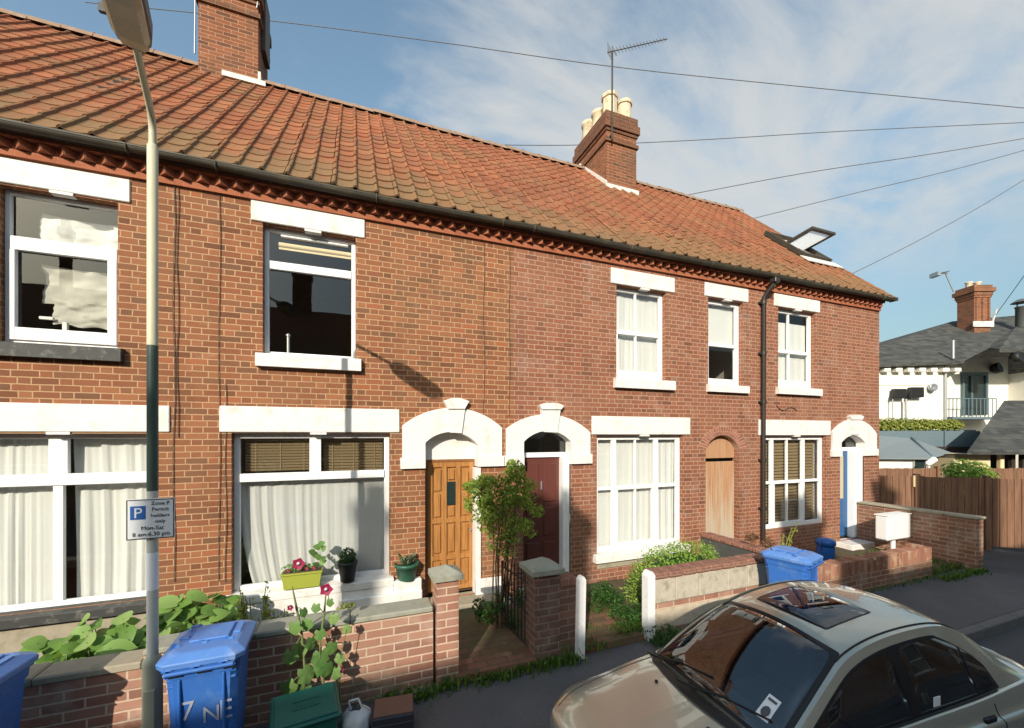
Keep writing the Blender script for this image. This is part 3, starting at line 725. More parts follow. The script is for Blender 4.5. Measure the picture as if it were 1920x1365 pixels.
dp.tube([(xd+.07,-.255,5.90),(xd+.07,-.255,5.80),(xd+.03,-.14,5.66),(xd,-.075,5.55),(xd-.005,-.07,3.0),(xd-.012,-.07,.30)],.042,10)
for z in (5.45,4.4,3.4,2.2,1.2): dp.tube([(xd-.004,-.07,z-.035),(xd-.004,-.07,z+.035)],.056,10); dp.box(xd-.08,xd+.08,-.05,-.002,z-.02,z+.02)
dp.bbox(xd+.0,xd+.14,-.33,-.19,5.80,5.89,.01)
dp.build('downpipe',MAT['pipe'],h3)
# ---------------------------------------------------------------- house 4
h4=house('terraced_house','end brick house with blue front door and an open skylight in its roof',3,MAT['brickB'],
   [W4f,W4g]+arch_cols(A4i,FLOOR),[W4f,W4g],MAT['tileB'],None,verge=.12)
sash(h4,W4f,ax(1488),az(1490,659),sill=(ax(1454),ax(1535),3.585,3.735,.085),fw=.075)
lintel(h4,ax(1451),ax(1536),5.45,5.715)
wide_sash(h4,W4g,(ax(1455),ax(1484.5),ax(1514)),az(1484,904),.09,.09,None,'white',.03)
lintel(h4,ax(1422),ax(1556),2.71,3.035)
k1=pz([(1589,787),(1610,787),(1606,815),(1592,815)]); k2=pz([(1587,781),(1593,778),(1605,778),(1612,781),(1610,787),(1589,787)])
arch_surround(h4,A4o,A4i,az(1599,855),key=(k1,k2))
x0,x1=A4i[0][0],A4i[-1][0]; zt=az(1590,846); zt2=az(1590,839)
fr=MB(); fr.box(x0,x1,.15,.21,zt,zt2); fr.bbox(ax(1604),x1+.01,.02,.21,FLOOR,zt-.0005,.006); fr.build('door_frame',MAT['upvc'],h4)
fg=MB(); fg.prism([(x0+.02,zt2)]+[(p[0],p[1]+.004) for p in A4i]+[(x1-.02,zt2)],.17,.177); fg.build('fanlight',MAT['glass'],h4,True)
dr=MB(); dx0,dx1=x0+.001,ax(1604)-.001; dz0,dz1=FLOOR+.03,zt-.002; Hh=dz1-dz0
dr.box(dx0,dx1,.17,.205,dz0,dz0+.44*Hh); dr.bbox(dx0+.1,dx1-.1,.158,.1695,dz0+.06*Hh,dz0+.20*Hh,.01); dr.bbox(dx0+.1,dx1-.1,.158,.1695,dz0+.24*Hh,dz0+.40*Hh,.01)
dr.box(dx0,dx0+.10,.17,.205,dz0+.44*Hh,dz1); dr.box(dx1-.12,dx1,.17,.205,dz0+.44*Hh,dz1); dr.box(dx0+.10,dx1-.12,.17,.205,dz0+.94*Hh,dz1)
D4=dr.build('door',MAT['bluedoor'],h4)
pn=MB(); pn.box(dx0+.10,dx1-.12,.185,.191,dz0+.44*Hh,dz0+.94*Hh); pn.build('frosted_pane',plain('frosted_cream_glass',(.50,.45,.32),.3,.1),D4)
stp=MB(); stp.bbox(x0-.15,x1+.15,-.35,.15,.10,.27,.012); stp.build('doorstep',MAT['white'],h4)
gutter(h4,XE[3],XE[4]+.12,True,.01)
# open roof light
def roofpt(x,s,n=0.0): # s metres up the slope
    q=math.sqrt(.5); return Vector((x,EAVE_Y+s*q-n*q,EAVE_Z+s*q+n*q))
rl=MB()
def slope_box(mb,x0,x1,s0,s1,n0,n1,mi=0):
    vs=[roofpt(x0,s0,n0),roofpt(x1,s0,n0),roofpt(x1,s1,n0),roofpt(x0,s1,n0),roofpt(x0,s0,n1),roofpt(x1,s0,n1),roofpt(x1,s1,n1),roofpt(x0,s1,n1)]
    mb.add(vs,[(0,3,2,1),(4,5,6,7),(0,1,5,4),(1,2,6,5),(2,3,7,6),(3,0,4,7)],mi)
sx0,sx1,ss0,ss1=10.75,11.65,1.80,3.15
slope_box(rl,sx0-.08,sx0,ss0-.08,ss1+.08,.03,.14); slope_box(rl,sx1,sx1+.08,ss0-.08,ss1+.08,.03,.14)
slope_box(rl,sx0,sx1,ss0-.08,ss0,.031,.139); slope_box(rl,sx0,sx1,ss1,ss1+.08,.031,.139)
RL=rl.build('roof_light',MAT['gutter'],h4)
ap=MB(); slope_box(ap,sx0-.2,sx1+.25,ss0-.40,ss0-.082,.055,.075); ap.build('apron_flashing',MAT['lead'],RL)
pit=MB(); slope_box(pit,sx0,sx1,ss0,ss1,.034,.04); pit.build('opening',MAT['lead'],RL)
# sash pivoted on its middle, bottom swung outwards
sm=(ss0+ss1)/2; piv=roofpt(0,sm,.12); hl=(ss1-ss0)/2
up=Vector((0,math.cos(R(-8)),math.sin(R(-8)))); nrm=Vector((0,-up.z,up.y))
def sashbox(mb,x0,x1,a0,a1,n0,n1,mi=0):
    P=lambda x,a,n: Vector((x,piv.y,piv.z))+up*a+nrm*n
    vs=[P(x0,a0,n0),P(x1,a0,n0),P(x1,a1,n0),P(x0,a1,n0),P(x0,a0,n1),P(x1,a0,n1),P(x1,a1,n1),P(x0,a1,n1)]
    mb.add(vs,[(0,3,2,1),(4,5,6,7),(0,1,5,4),(1,2,6,5),(2,3,7,6),(3,0,4,7)],mi)
sb=MB(); sashbox(sb,sx0,sx0+.08,-hl,hl,-.03,.03); sashbox(sb,sx1-.08,sx1,-hl,hl,-.03,.03); sashbox(sb,sx0+.08,sx1-.08,-hl,-hl+.08,-.029,.029); sashbox(sb,sx0+.08,sx1-.08,hl-.08,hl,-.029,.029)
SB=sb.build('sash',MAT['gutter'],RL)
gl=MB(); P_=lambda x,a_: Vector((x,piv.y,piv.z))+up*a_-nrm*.012
gl.add([P_(sx0+.08,-hl+.08),P_(sx1-.08,-hl+.08),P_(sx1-.08,hl-.08),P_(sx0+.08,hl-.08)],[(0,1,2,3)]); gl.build('bright_pane',MAT['brightpane'],RL)
cb=MB(); cb.tube([(ax(1455)+k*.09,-.012,az(1455,760+6*math.sin(k*.9))-(.02*k if k<5 else .1)) for k in range(8)],.009,5); cb.build('wall_cable',MAT['cable'],h4)
# ---------------------------------------------------------------- chimneys
def stack(h,x0,x1,y0,y1,zb,zt,corb):
    mb=MB()
    mb.box(x0,x1,y0,y1,zb,zt,0)
    z=zt-.78
    if corb:
        for k,(e,hh) in enumerate(((.045,.09),(.0,.0))):
            if hh: mb.box(x0-e,x1+e,y0-e,y1+e,z,z+hh,1)
        mb.box(x0-.03,x1+.03,y0-.03,y1+.03,zt-.50,zt-.42,1); mb.box(x0-.07,x1+.07,y0-.07,y1+.07,zt-.42,zt-.22,1); mb.box(x0-.03,x1+.03,y0-.03,y1+.03,zt-.22,zt+.001,1)
        mb.box(x0+.04,x1-.04,y0+.04,y1-.04,zt,zt+.06,2)
    return mb.build('chimney',[MAT['brick_stack'],MAT['stack_cap'],MAT['coping']],h)
def ypl(px,py): # height/y on roof slope seen at a photo point
    th=math.atan((px-CX)/F_PX)+YAW; k=math.tan(th)*SA+CA
    # EYE+(HY-py)/F*k*d = EAVE_Z+(d-D-EAVE_Y)
    d=(EAVE_Z-D-EAVE_Y-EYE)/((HY-py)/F_PX*k-1.0); return d*math.tan(th),d-D
cxr,cyr=ypl(484,163); 
ch1=stack(h1,cxr-1.02,cxr,cyr,cyr+1.0,8.6,12.05,True)
fl=MB(); z=EAVE_Z+cyr-EAVE_Y
fl.box(cxr-.62,cxr+.14,cyr-.05,cyr-.002,z+.02,z+.12); fl.box(cxr+.002,cxr+.05,cyr-.03,cyr+.5,z+.05,z+.30); fl.build('flashing',MAT['lead'],ch1)
br=MB(); br.box(cxr+.003,cxr+.09,cyr+.25,cyr+.75,z+1.0,z+2.2); br.build('side_bracket',MAT['cable'],ch1)
wb=MB(); wb.tube([(cxr-.02,cyr-.02,z+1.6),(cxr+.05,cyr-.04,z+2.1),(cxr+.08,cyr-.05,z+3.2)],.014,5); wb.tube([(cxr-1.07,cyr-.03,z+.3),(cxr-1.06,cyr-.03,z+1.6),(cxr-1.08,cyr-.03,z+3.0)],.014,5); wb.build('aerial_lead',MAT['steel'],ch1)
cxl,cyl=ypl(1137,352); zb=EAVE_Z+cyl-EAVE_Y
cx1_,cy1_=ypl(1190,362)
ztop=EYE+(HY-207)/F_PX*((cxl)*SA+(D+cyl)*CA)
W2_=.93
ch2=stack(h3,cxl,cxl+W2_,cyl,cyl+1.55,7.2,ztop,True)
fl=MB(); fl.prism([(cyl-.04,zb-.02),(cyl+1.3,zb+1.28),(cyl+1.3,zb+1.42),(cyl-.04,zb+.16)],cxl-.04,cxl-.002,axis='x'); fl.box(cxl-.04,cxl+W2_+.05,cyl-.05,cyl-.041,zb-.05,zb+.10)
fl.build('flashing',MAT['lead'],ch2,True)
for i,(px_,hh,rr) in enumerate(((.27,.56,.19),(.76,.50,.18))):
    for j in range(3):
        p=MB(); hgt=(hh,.50,.58)[j] if i==0 else (hh,.5,.45)[j]
        if j==0: p.lathe([(rr*1.02,0),(rr*1.0,hgt*.8),(rr*1.16,hgt*.82),(rr*1.18,hgt*.98),(rr*.95,hgt),(rr*.8,hgt*.9)],8 if i==0 else 14,0,(cxl+px_*W2_,cyl+.22+j*.5,ztop+.05),False)
        else: p.lathe([(rr*1.05,0),(rr*.9,hgt*.75),(rr*1.08,hgt*.8),(rr*1.1,hgt*.96),(rr*.8,hgt),(rr*.7,hgt*.8)],16,0,(cxl+px_*W2_,cyl+.22+j*.52,ztop+.05))
        p.build('chimney_pot',MAT['pot'],ch2)
# television aerial on the second stack
AX,AY=cxl+.10,cyl-.10
zt=EYE+(HY-95)/F_PX*(AX*SA+(D+AY)*CA)
ae=thing('tv_aerial','thin rooftop television aerial on a mast strapped to the pale-potted stack','aerial',(AX,AY,ztop-.8))
m=MB(); m.tube([(AX,AY,ztop-.8),(AX+.01,AY,zt)],.022,6); m.box(AX-.03,AX+.03,AY-.01,AY+.09,ztop-.36,ztop-.31); m.box(AX-.03,AX+.03,AY-.01,AY+.09,ztop-.7,ztop-.65); m.build('mast',MAT['gutter'],ae)
bm_=MB(); dirv=Vector((.93,-.30,.27)).normalized(); side=Vector((-.2,.35,.9)).normalized()
p0=Vector((AX,AY,zt-.02))-dirv*.12; Lb=1.62
bm_.tube([p0,p0+dirv*Lb],.012,5)
bm_.build('boom',MAT['gutter'],ae)
el=MB()
for k in range(15):
    q=p0+dirv*(.28+k*.09); w=.12-.003*k
    el.tube([q-side*w,q+side*w],.006,4)
for k in range(5):
    q=p0+dirv*.06+Vector((0,0,-.12+.06*k)); el.tube([q-side*.16,q+side*.16],.006,4)
q=p0+dirv*.18; el.tube([q-side*.14+Vector((0,0,.03)),q+side*.14+Vector((0,0,.03)),q+side*.14-Vector((0,0,.03)),q-side*.14-Vector((0,0,.03)),q-side*.14+Vector((0,0,.03))],.006,4)
el.build('elements',MAT['gutter'],ae)
# ---------------------------------------------------------------- curtains and blinds
def curtain(name,label,cat,x0,x1,z0,z1,y,mat,folds=9,amp=.03,left=None,right=None,seed=0,group=None):
    rnd=random.Random(seed); ph=rnd.random()*6
    def fn(u,v):
        t=1-v  # 0 top .. 1 bottom handled by v
        xl=x0+(left(1-v) if left else 0); xr=x1-(right(1-v) if right else 0)
        uw=u+.028*math.sin(u*9+ph)+.018*math.sin(u*23+ph*2); x=xl+(xr-xl)*u
        yy=y+amp*(.75+.6*math.sin(u*4.3+ph))*(math.sin(uw*folds*6.283+ph+.6*math.sin(v*2+u*5))+.4*math.sin(uw*folds*2.7*6.283+1))*(.45+.55*(1-v))+amp*1.2*mnoise.noise(Vector((u*3.1,v*1.3,seed)))
        return Vector((x,yy,z0+(z1-z0)*v))
    mb=MB(); mb.grid(fn,folds*10,10)
    o=mb.at_base(name,MAT[mat],((x0+x1)/2,y,z0)); return tag(o,label,cat,group)
a,b,c,d=W1g
gap=ax(118)
curtain('curtain','white gathered curtain left of the dark gap in the leftmost parlour window','curtain',a+.03,ax(110,.24),c+.03,d-.03,.24,'curt_white',7,.016,seed=1)
curtain('curtain','white gathered curtain right of the dark gap, behind the lamp post','curtain',ax(137,.24),b+.12,c+.03,d-.03,.24,'curt_white',6,.016,left=lambda t:.04*math.sin(t*2),seed=2)
a,b,c,d=W2g
curtain('curtain','grey-white sheer curtain swept in at both lower corners behind flower pots','curtain',a+.03,b+.08,c+.02,az(580,896),.22,'curt_grey',14,.014,left=lambda t:.17*t**2.2,right=lambda t:.12*t**3,seed=3)
def blind(label,x0,x1,z0,z1,y,mat,n,group=None,th=.012,gapx=()):
    mb=MB()
    for i in range(n):
        z=z0+(z1-z0)*(i+.5)/n; hh=(z1-z0)/n
        mb.add([(x0,y+.012,z-hh*.42),(x1,y+.012,z-hh*.42),(x1,y-.008,z+hh*.42),(x0,y-.008,z+hh*.42),(x0,y+.018,z-hh*.42),(x1,y+.018,z-hh*.42),(x1,y-.002,z+hh*.42),(x0,y-.002,z+hh*.42)],[(0,1,2,3),(7,6,5,4),(0,4,5,1),(3,2,6,7)])
    for f_ in (.15,.5,.85): mb.box(x0+(x1-x0)*f_-.003,x0+(x1-x0)*f_+.003,y-.012,y-.009,z0,z1)
    mb.box(x0,x1,y-.02,y+.03,z1,z1+.03)
    o=mb.at_base('venetian_blind',MAT[mat],((x0+x1)/2,y,z0)); return tag(o,label,'blind',group)
blind('brown slatted blind in the left top light of the parlour window by the orange door',a+.10,ax(586),az(500,886),d-.09,.235,'blindwood',11)
blind('brown slatted blind in the right top light of the parlour window by the orange door',ax(604),b-.08,az(650,886),d-.09,.235,'blindwood',11)
a,b,c,d=W3g
curtain('net_curtain','white net curtain filling the wide window behind the rounded green bush','curtain',a+.02,ax(1263,.2),c+.03,d-.05,.20,'net',13,.010,seed=5)
curtain('net_curtain','narrow white net strip at the right edge of the window behind the bush','curtain',ax(1266,.2),b+.05,c+.03,d-.05,.205,'net',2,.008,seed=6,left=lambda t:.06*t)
a,b,c,d=W3f
curtain('net_curtain','white net curtain in the upstairs two-pane-wide sash above the rounded bush','curtain',a+.03,b+.03,c+.03,d-.05,.21,'net',8,.011,seed=7)
a,b,c,d=W3n
mb=MB(); mb.grid(lambda u,v:Vector((a+.05+(b-a-.10)*u,.20+.003*math.sin(u*9),az(1360,644)+(d-.06-az(1360,644))*v)),8,4); mb.box(a+.05,b-.05,.19,.215,az(1360,644)-.02,az(1360,644))
tag(mb.at_base('roller_blind',MAT['net'],((a+b)/2,.22,az(1360,644))),'white roller blind half drawn in the narrow upstairs window','blind')
a,b,c,d=W4f
mb=MB(); mb.grid(lambda u,v:Vector((a+.05+(b-a-.10)*u,.20+.004*math.sin(u*30),c+.05+(d-.30-c)*v)),30,6)
tag(mb.at_base('net_curtain',MAT['net'],((a+b)/2,.24,c)),'plain pale net hung short of the top in the upstairs window nearest the gable','curtain')
a,b,c,d=W4g
blind('brown slatted blind filling the window left of the blue door',a+.06,b-.10,c+.1,d-.09,.20,'blindwood',26)
curtain('curtain','pale curtain edge at the right of the window beside the blue door','curtain',b-.10,b+.05,c+.05,d-.05,.24,'curt_grey',2,.02,seed=9)
# cloths hung in the upstairs window of house 1
a,b,c,d=W1f
def cloth(label,px0,px1,y0,y1,sl,seed,mat='sheet',sag=.03,yy=.30):
    xa,xb=ax(px0),ax(px1); za=az((px0+px1)/2,y1); zb=az((px0+px1)/2,y0)
    def fn(u,v):
        n=mnoise.noise(Vector((u*3+seed,v*2.4,seed*.7)))*.05+mnoise.noise(Vector((u*8,v*7+seed,1)))*.02
        edge=mnoise.noise(Vector((u*4,seed,0)))*.05
        return Vector((xa+(xb-xa)*u+sl*(1-v)+n*.4,yy+n,za+(zb-za)*v+edge*(1-v)-sag*math.sin(u*3.1416)*(v)+n*.3))
    mb=MB(); mb.grid(fn,26,16); o=mb.at_base('hanging_cloth',MAT[mat],((xa+xb)/2,yy,za)); return tag(o,label,'cloth')
cloth('crumpled beige cloth draped across the lower pane of the leftmost upstairs window',46,226,486,566,.0,1.3)
cloth('pale lower fold of cloth drooping beneath the beige one in the leftmost upstairs window',66,226,552,604,.03,5.1,yy=.27)
cloth('white sheet bunched behind the top light of the leftmost upstairs window',40,226,388,456,.0,8.7,'curt_white',yy=.30)
tag(MB().bbox(ax(48),ax(76),.20,.24,az(60,590),az(60,584),.004).bbox(ax(96),ax(106),.18,.22,3.78,az(100,596),.004).at_base('drying_rack',MAT['white'],(ax(80),.2,3.78)),'white rack standing on the leftmost upstairs sill under the cloths','rack')
pp=MB(); xq=ax(536); pp.tube([(xq,.22,3.77),(xq,.22,az(536,622))],.022,8); pp.lathe([(.03,0),(.035,.02),(.0,.05)],8,0,(xq,.22,az(536,624)))
tag(pp.at_base('slim_bottle',MAT['steel'],(xq,.22,3.77)),'slim pale bottle on the inner sill of the dark upstairs window','bottle')

a,b,c,d=W2f
mb=MB(); mb.tube([(ax(523,.2),.2,az(523,459,.2)),(ax(660,.2),.2,az(523,459,.2))],.035,10); mb.box(ax(523,.2),ax(660,.2),.19,.21,az(523,459,.2)-.06,az(523,459,.2))
tag(mb.at_base('roller_blind',MAT['pubyellow'],(ax(590,.2),.2,az(523,459,.2)-.06)),'cream blind rolled up across the top light of the dark upstairs window','blind')
# ================================================================== GROUND
GY=-1.85     # line of the garden walls
PZ=.12
def sheet(name,x0,x1,y0,y1,z,mat,sub=1):
    mb=MB(); mb.add([(x0,y0,z),(x1,y0,z),(x1,y1,z),(x0,y1,z)],[(0,1,2,3)])
    return tag(mb.build(name,mat),kind='structure')
sheet('ground',-500,500,-500,500,-.03,MAT['soil'])
sheet('road',-80,90,-9.4,-3.25,0,MAT['asphalt'])
sheet('side_road',11.6,40,-3.25,9,0.0,MAT['asphalt'])
pv=MB(); pv.box(-40,11.3,-3.12,GY+.05,0,PZ); tag(pv.build('pavement',MAT['pave']),kind='structure')
pv=MB(); pv.box(-40,60,-12.2,-9.4,-.02,PZ); tag(pv.build('far_pavement',MAT['pave']),kind='structure')
kb=MB(); x=-14.0
while x<11.3: kb.bbox(x,min(x+.90,11.3),-3.25,-3.121,-.02,PZ+.004,.012); x+=.915
tag(kb.build('kerb',MAT['kerb']),kind='structure')
gs=MB()
def gz(x,y): return .17+.03*mnoise.noise(Vector((x*1.4,y*1.4,2)))+.02*mnoise.noise(Vector((x*5,y*5,4)))
gs.grid(lambda u,v:Vector((-9+20.05*u,GY+.03+(-.02-GY-.03)*v,gz(-9+20.05*u,GY+2*v))),160,14)
tag(gs.build('garden_soil',MAT['soil']),kind='structure')
def path(name,poly,z):
    mb=MB(); mb.prism(poly,z-.09,z,axis='z'); tag(mb.build(name,MAT['path']),kind='structure')
path('path',[(1.0,GY-.06),(1.92,GY-.06),(1.92,-.34),(1.0,-.34)],.205)
path('path',[(2.42,GY-.02),(3.42,GY-.02),(3.5,-.31),(2.5,-.31)],.21)
# ================================================================== GARDEN WALLS
def gwall(label,x0,x1,z1,mat,cope,copemat,y=GY,th=.22,group=None,slope=0,over=.02):
    w=thing('garden_wall',label,'garden wall',((x0+x1)/2,y+th/2,PZ),0,group)
    mb=MB(); mb.box(x0,x1,y,y+th,.05,z1-cope); mb.build('brickwork',MAT[mat],w)
    c=MB(); n=max(1,int((x1-x0)/.6)); L=(x1-x0)/n
    for i in range(n):
        a=x0+i*L; j=random.uniform(-.006,.006)
        c.bbox(a+.002,a+L-.002,y-over+j,y+th+over,z1-cope+.001,z1+random.uniform(-.006,.006),.012)
    c.build('coping',MAT[copemat],w); return w
xw=ax(268,GY)
gwall('low brick garden wall with dark worn coping between the two front blue bins',-7.0,xw,az(200,1248,GY),'brick_garden',.07,'coping')
gwall('low brick garden wall with pale flat coping behind the hollyhock',xw+.004,ax(812,GY),az(700,1152,GY),'brick_garden',.055,'stone',over=.03)
def pillar(label,px0,px1,pyc,pyt,mat,capx=None):
    a,b=ax(px0,GY-.02),ax(px1,GY-.02); zc_=az((px0+px1)/2,pyc,GY-.04); zt_=az((px0+px1)/2,pyt,GY+.09)
    w=thing('gate_pillar',label,'gate pillar',((a+b)/2,GY+.1,PZ)); y0,y1=GY-.02,GY-.02+(b-a)
    mb=MB(); mb.box(a,b,y0,y1,.05,zc_); mb.build('brickwork',MAT[mat],w)
    c=MB(); e=.045; m=((a+b)/2,(y0+y1)/2)
    c.add([(a-e,y0-e,zc_),(b+e,y0-e,zc_),(b+e,y1+e,zc_),(a-e,y1+e,zc_),(a-e,y0-e,zc_+.055),(b+e,y0-e,zc_+.055),(b+e,y1+e,zc_+.055),(a-e,y1+e,zc_+.055),(m[0],m[1],zt_)],
          [(0,3,2,1),(0,1,5,4),(1,2,6,5),(2,3,7,6),(3,0,4,7),(4,5,8),(5,6,8),(6,7,8),(7,4,8)])
    c.build('cap',MAT['stone'],w); return a,b
pillar('brick gate pillar with a lit stone cap in front of the orange door',819,860,1089,1058,'brick_garden')
pa,pb=pillar('shaded brick gate pillar with stone cap beside the iron gate',1003,1050,1078,1045,'brick_shaded')
gwall('short shaded wall stub with rounded brown coping between stone-capped pillar and white post',pb+.003,ax(1082,GY),az(1066,1083,GY),'brick_shaded',.10,'brickcope',th=.2)
# wall of house 3: patched courses
xa,xb=ax(1226,GY),ax(1438,GY); zt=az(1330,1060,GY)
w=thing('garden_wall','patched low wall of grey blocks and red brick behind the car windscreen','garden wall',((xa+xb)/2,GY+.1,PZ))
y0,y1=GY,GY+.20
m=MB(); m.box(xa,xb,y0,y1,.05,.215); m.box(xa,xb,y0+.004,y1,.465,.545); m.build('brickwork',MAT['brick_garden'],w)
m=MB(); m.box(xa,xb,y0-.006,y1,.216,.464); m.build('render_band',MAT['render'],w)
m=MB(); x=xa; k=0
while x<xb-.05:
    L=(.36,.40,.52,.38,.5)[k%5]; e=min(x+L,xb); m.bbox(x+.004,e-.004,y0-.002+.003*(k%2),y1,.549,zt-.085,.008); x=e; k+=1
m.build('block_course',[MAT['blockstone']],w)
m=MB(); x=xa
while x<xb-.05:
    e=min(x+.235,xb); j=random.uniform(-.005,.005); m.bbox(x+.004,e-.004,y0-.025+j,y1+.025,zt-.082,zt+j,.018); x=e
m.build('coping',MAT['brickcope'],w)
# dividing wall between houses 3 and 4
xs=ax(1314,0); zs=az(1314,999)
w=thing('garden_wall','dark rendered dividing wall with brown brick coping running out from the house front','garden wall',(xs+.1,-.85,PZ))
m=MB(); m.box(xs,xs+.2,-1.62,-.002,.05,zs-.075); m.build('rendered_face',MAT['darkrender'],w)
m=MB(); y=-1.64
while y<-.05: 
    e=min(y+.235,-.003); m.bbox(xs-.025,xs+.225,y+.003,e-.003,zs-.074,zs+random.uniform(-.005,.005),.016); y=e
m.build('coping',MAT['brickcope'],w)
# wall of house 4: brick on edge top
xa,xb=xs+.22,ax(1750,GY-.02); zt=.655
w=thing('garden_wall','low wall topped with upright bricks in front of the blue door','garden wall',((xa+xb)/2,GY+.1,PZ))
m=MB(); m.box(xa,xb,GY,GY+.2,.05,zt-.235); m.build('brickwork',MAT['brick_end'],w)
m=MB(); x=xa; k=0
while x<xb-.02:
    e=min(x+.083,xb); t_=zt+random.uniform(-.012,.008)-(.05 if random.random()<.08 else 0)+(.055 if xb-.42<e<xb-.12 else 0)
    m.bbox(x+.006,e-.006,GY-.008+random.uniform(-.005,.004),GY+.21,zt-.2345,t_,.009); x=e; k+=1
eb=NT('edge_brick'); fn_=eb.noise(eb.pos(),30,4); ec=eb.ramp(eb.geo('Random Per Island'),[(0,(.20,.09,.06)),(.4,(.33,.155,.10)),(.75,(.27,.13,.09)),(1,(.42,.24,.16))])
ec=eb.mix(eb.m('MULTIPLY',eb.step(eb.noise(eb.pos(),8,4),.5,.68),.6),ec,(.44,.34,.24)); eb.bump(fn_,.5,.006)
m.build('brick_on_edge_course',eb.done(ec,.9,spec=.2),w)
m=MB(); m.box(xa,xb,GY+.003,GY+.19,zt-.2348,zt-.02); m.build('mortar_bed',plain('edge_mortar',(.50,.38,.26),.9,.3,12),w)
# return wall at the gable
w=thing('garden_wall','tallest garden wall with thin slab coping closing the end of the terrace','garden wall',(11.2,-1.0,PZ))
m=MB(); m.box(11.1,11.32,-2.0,-.003,0.0,1.10); m.build('brickwork',MAT['brick_end'],w)
m=MB()
for i in range(4): m.bbox(11.07,11.35,-2.03+i*.505,-2.03+(i+1)*.505-.004,1.101,1.15,.01)
m.build('coping',MAT['coping'],w)
# white gate posts
def post(label,px,py0,py1,wd,Y,lean=0):
    x=ax(px,Y); z1=az(px,py0,Y); h=wd/2
    m=MB(); 
    prof=[(-h,-.03),(h,-.03),(h,z1-PZ-h*.9),(h*.35,z1-PZ),(-h*.35,z1-PZ),(-h,z1-PZ-h*.9)]
    m.prism(prof,-h,h); o=m.build('gate_post',MAT['postwhite'],None,True); o.location=(x,Y,PZ); o.rotation_euler=(0,R(lean),0)
    return tag(o,label,'gate post')
post('slim white gate post leaning beside the shaded brick stub',1087,1080,1250,.085,GY-.06,1.2)
post('thick white gate post at the left end of the patched block wall',1216,1070,1200,.115,GY+.02)
# iron gate standing open
g=thing('iron_gate','rusty black iron gate standing open beside the shaded pillar','gate',(1.93,GY+.06,.2))
def gp(t,z): return Vector((1.93-.085*t,GY+.08+.80*t,z))
m=MB()
for t_ in (0,1): m.tube([gp(t_,.19),gp(t_,1.13 if t_==0 else 1.05)],.014,6)
for z in (.24,.62,.98): m.tube([gp(0,z),gp(1,z)],.011,6)
m.build('gate_frame',MAT['iron'],g)
m=MB()
for i in range(1,9): m.tube([gp(i/9,.24),gp(i/9,1.03+.08*math.sin(math.pi*i/9))],.008,5)
m.build('bars',MAT['iron'],g)
m=MB()
for i in range(4):
    t0=(i+.5)/4; pts=[gp(t0+.07*math.cos(k*.7)*(1-k*.05),.80+.07*math.sin(k*.7)*(1-k*.05)) for k in range(12)]; m.tube(pts,.006,4)
m.build('scrollwork',MAT['iron'],g)
# ================================================================== STREET LAMP AND SIGN
LX,LY=-1.47,-2.07
lp=thing('street_lamp','tall cream street lamp post with a flat lantern reaching over the pavement','street lamp',(LX,LY,PZ))
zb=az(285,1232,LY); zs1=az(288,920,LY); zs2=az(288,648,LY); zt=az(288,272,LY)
m=MB(); m.lathe([(.064,-.06),(.064,zb-.04-PZ),(.058,zb-.01-PZ),(.040,zb+.015-PZ)],20,0,(LX,LY,PZ)); B=m.build('base_column',MAT['lampbase'],lp)
dm=MB(); dm.bbox(LX-.04,LX+.04,LY-.0675,LY-.05,.35,.75,.008); dm.build('access_door',MAT['lampbase'],B)
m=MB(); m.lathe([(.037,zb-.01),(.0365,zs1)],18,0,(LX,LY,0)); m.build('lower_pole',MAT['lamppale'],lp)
m=MB(); m.lathe([(.0365,zs1),(.036,zs2)],18,0,(LX,LY,0)); m.build('middle_pole',MAT['lampshaded'],lp)
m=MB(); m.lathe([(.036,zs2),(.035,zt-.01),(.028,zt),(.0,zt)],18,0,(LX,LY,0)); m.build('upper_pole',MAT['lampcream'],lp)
ld=Vector((.14,-.63,0)).normalized(); L0=Vector((LX,LY,0))
e0=L0+ld*.66+Vector((0,0,5.285)); bz=5.20
pts=[L0+Vector((0,0,zt-.06)),L0+Vector((0,0,bz-.08))]+[L0+ld*(.04*k*k*.35)+Vector((0,0,bz-.08+.035*k)) for k in range(1,4)]
pts=[L0+Vector((0,0,zt-.06)),L0+Vector((0,0,bz-.10)),L0+ld*.015+Vector((0,0,bz-.05)),L0+ld*.06+Vector((0,0,bz)),L0+ld*.15+Vector((0,0,bz+.025)),e0]
m=MB(); m.tube(pts,[.026,.025,.025,.024,.023,.022],10); m.build('arm',MAT['lampcream'],lp)
sd=Vector((-ld.y,ld.x,0)); up=Vector((0,0,1))
def lan(secs,mb,mi=0):
    rings=[]
    for s_,hw,zl,zh in secs:
        c=L0+ld*s_; rings.append([c+sd*(-hw)+up*zh*1.0, c+sd*(-hw*.98)+up*(zl+.03), c+sd*(-hw*.72)+up*zl, c+sd*(hw*.72)+up*zl, c+sd*(hw*.98)+up*(zl+.03), c+sd*hw+up*zh])
    vs=[p for r_ in rings for p in r_]; n=6; fs=[]
    for i in range(len(rings)-1):
        for k in range(n): fs.append((i*n+k,i*n+(k+1)%n,(i+1)*n+(k+1)%n,(i+1)*n+k))
    fs.append(tuple(range(n))); fs.append(tuple(range(len(vs)-1,len(vs)-n-1,-1)))
    mb.add(vs,fs,mi)
m=MB(); lan([(.62,.045,5.262,5.30),(.69,.088,5.242,5.33),(.78,.104,5.236,5.35),(1.28,.107,5.236,5.36),(1.40,.08,5.25,5.33)],m)
LN=m.build('lantern',MAT['lampmetal'],lp,True)
m=MB(); lan([(.69,.075,5.219,5.240),(.78,.092,5.198,5.238),(1.05,.096,5.186,5.238),(1.28,.092,5.198,5.238),(1.36,.07,5.222,5.240)],m); m.build('refractor',MAT['lens'],LN,True)
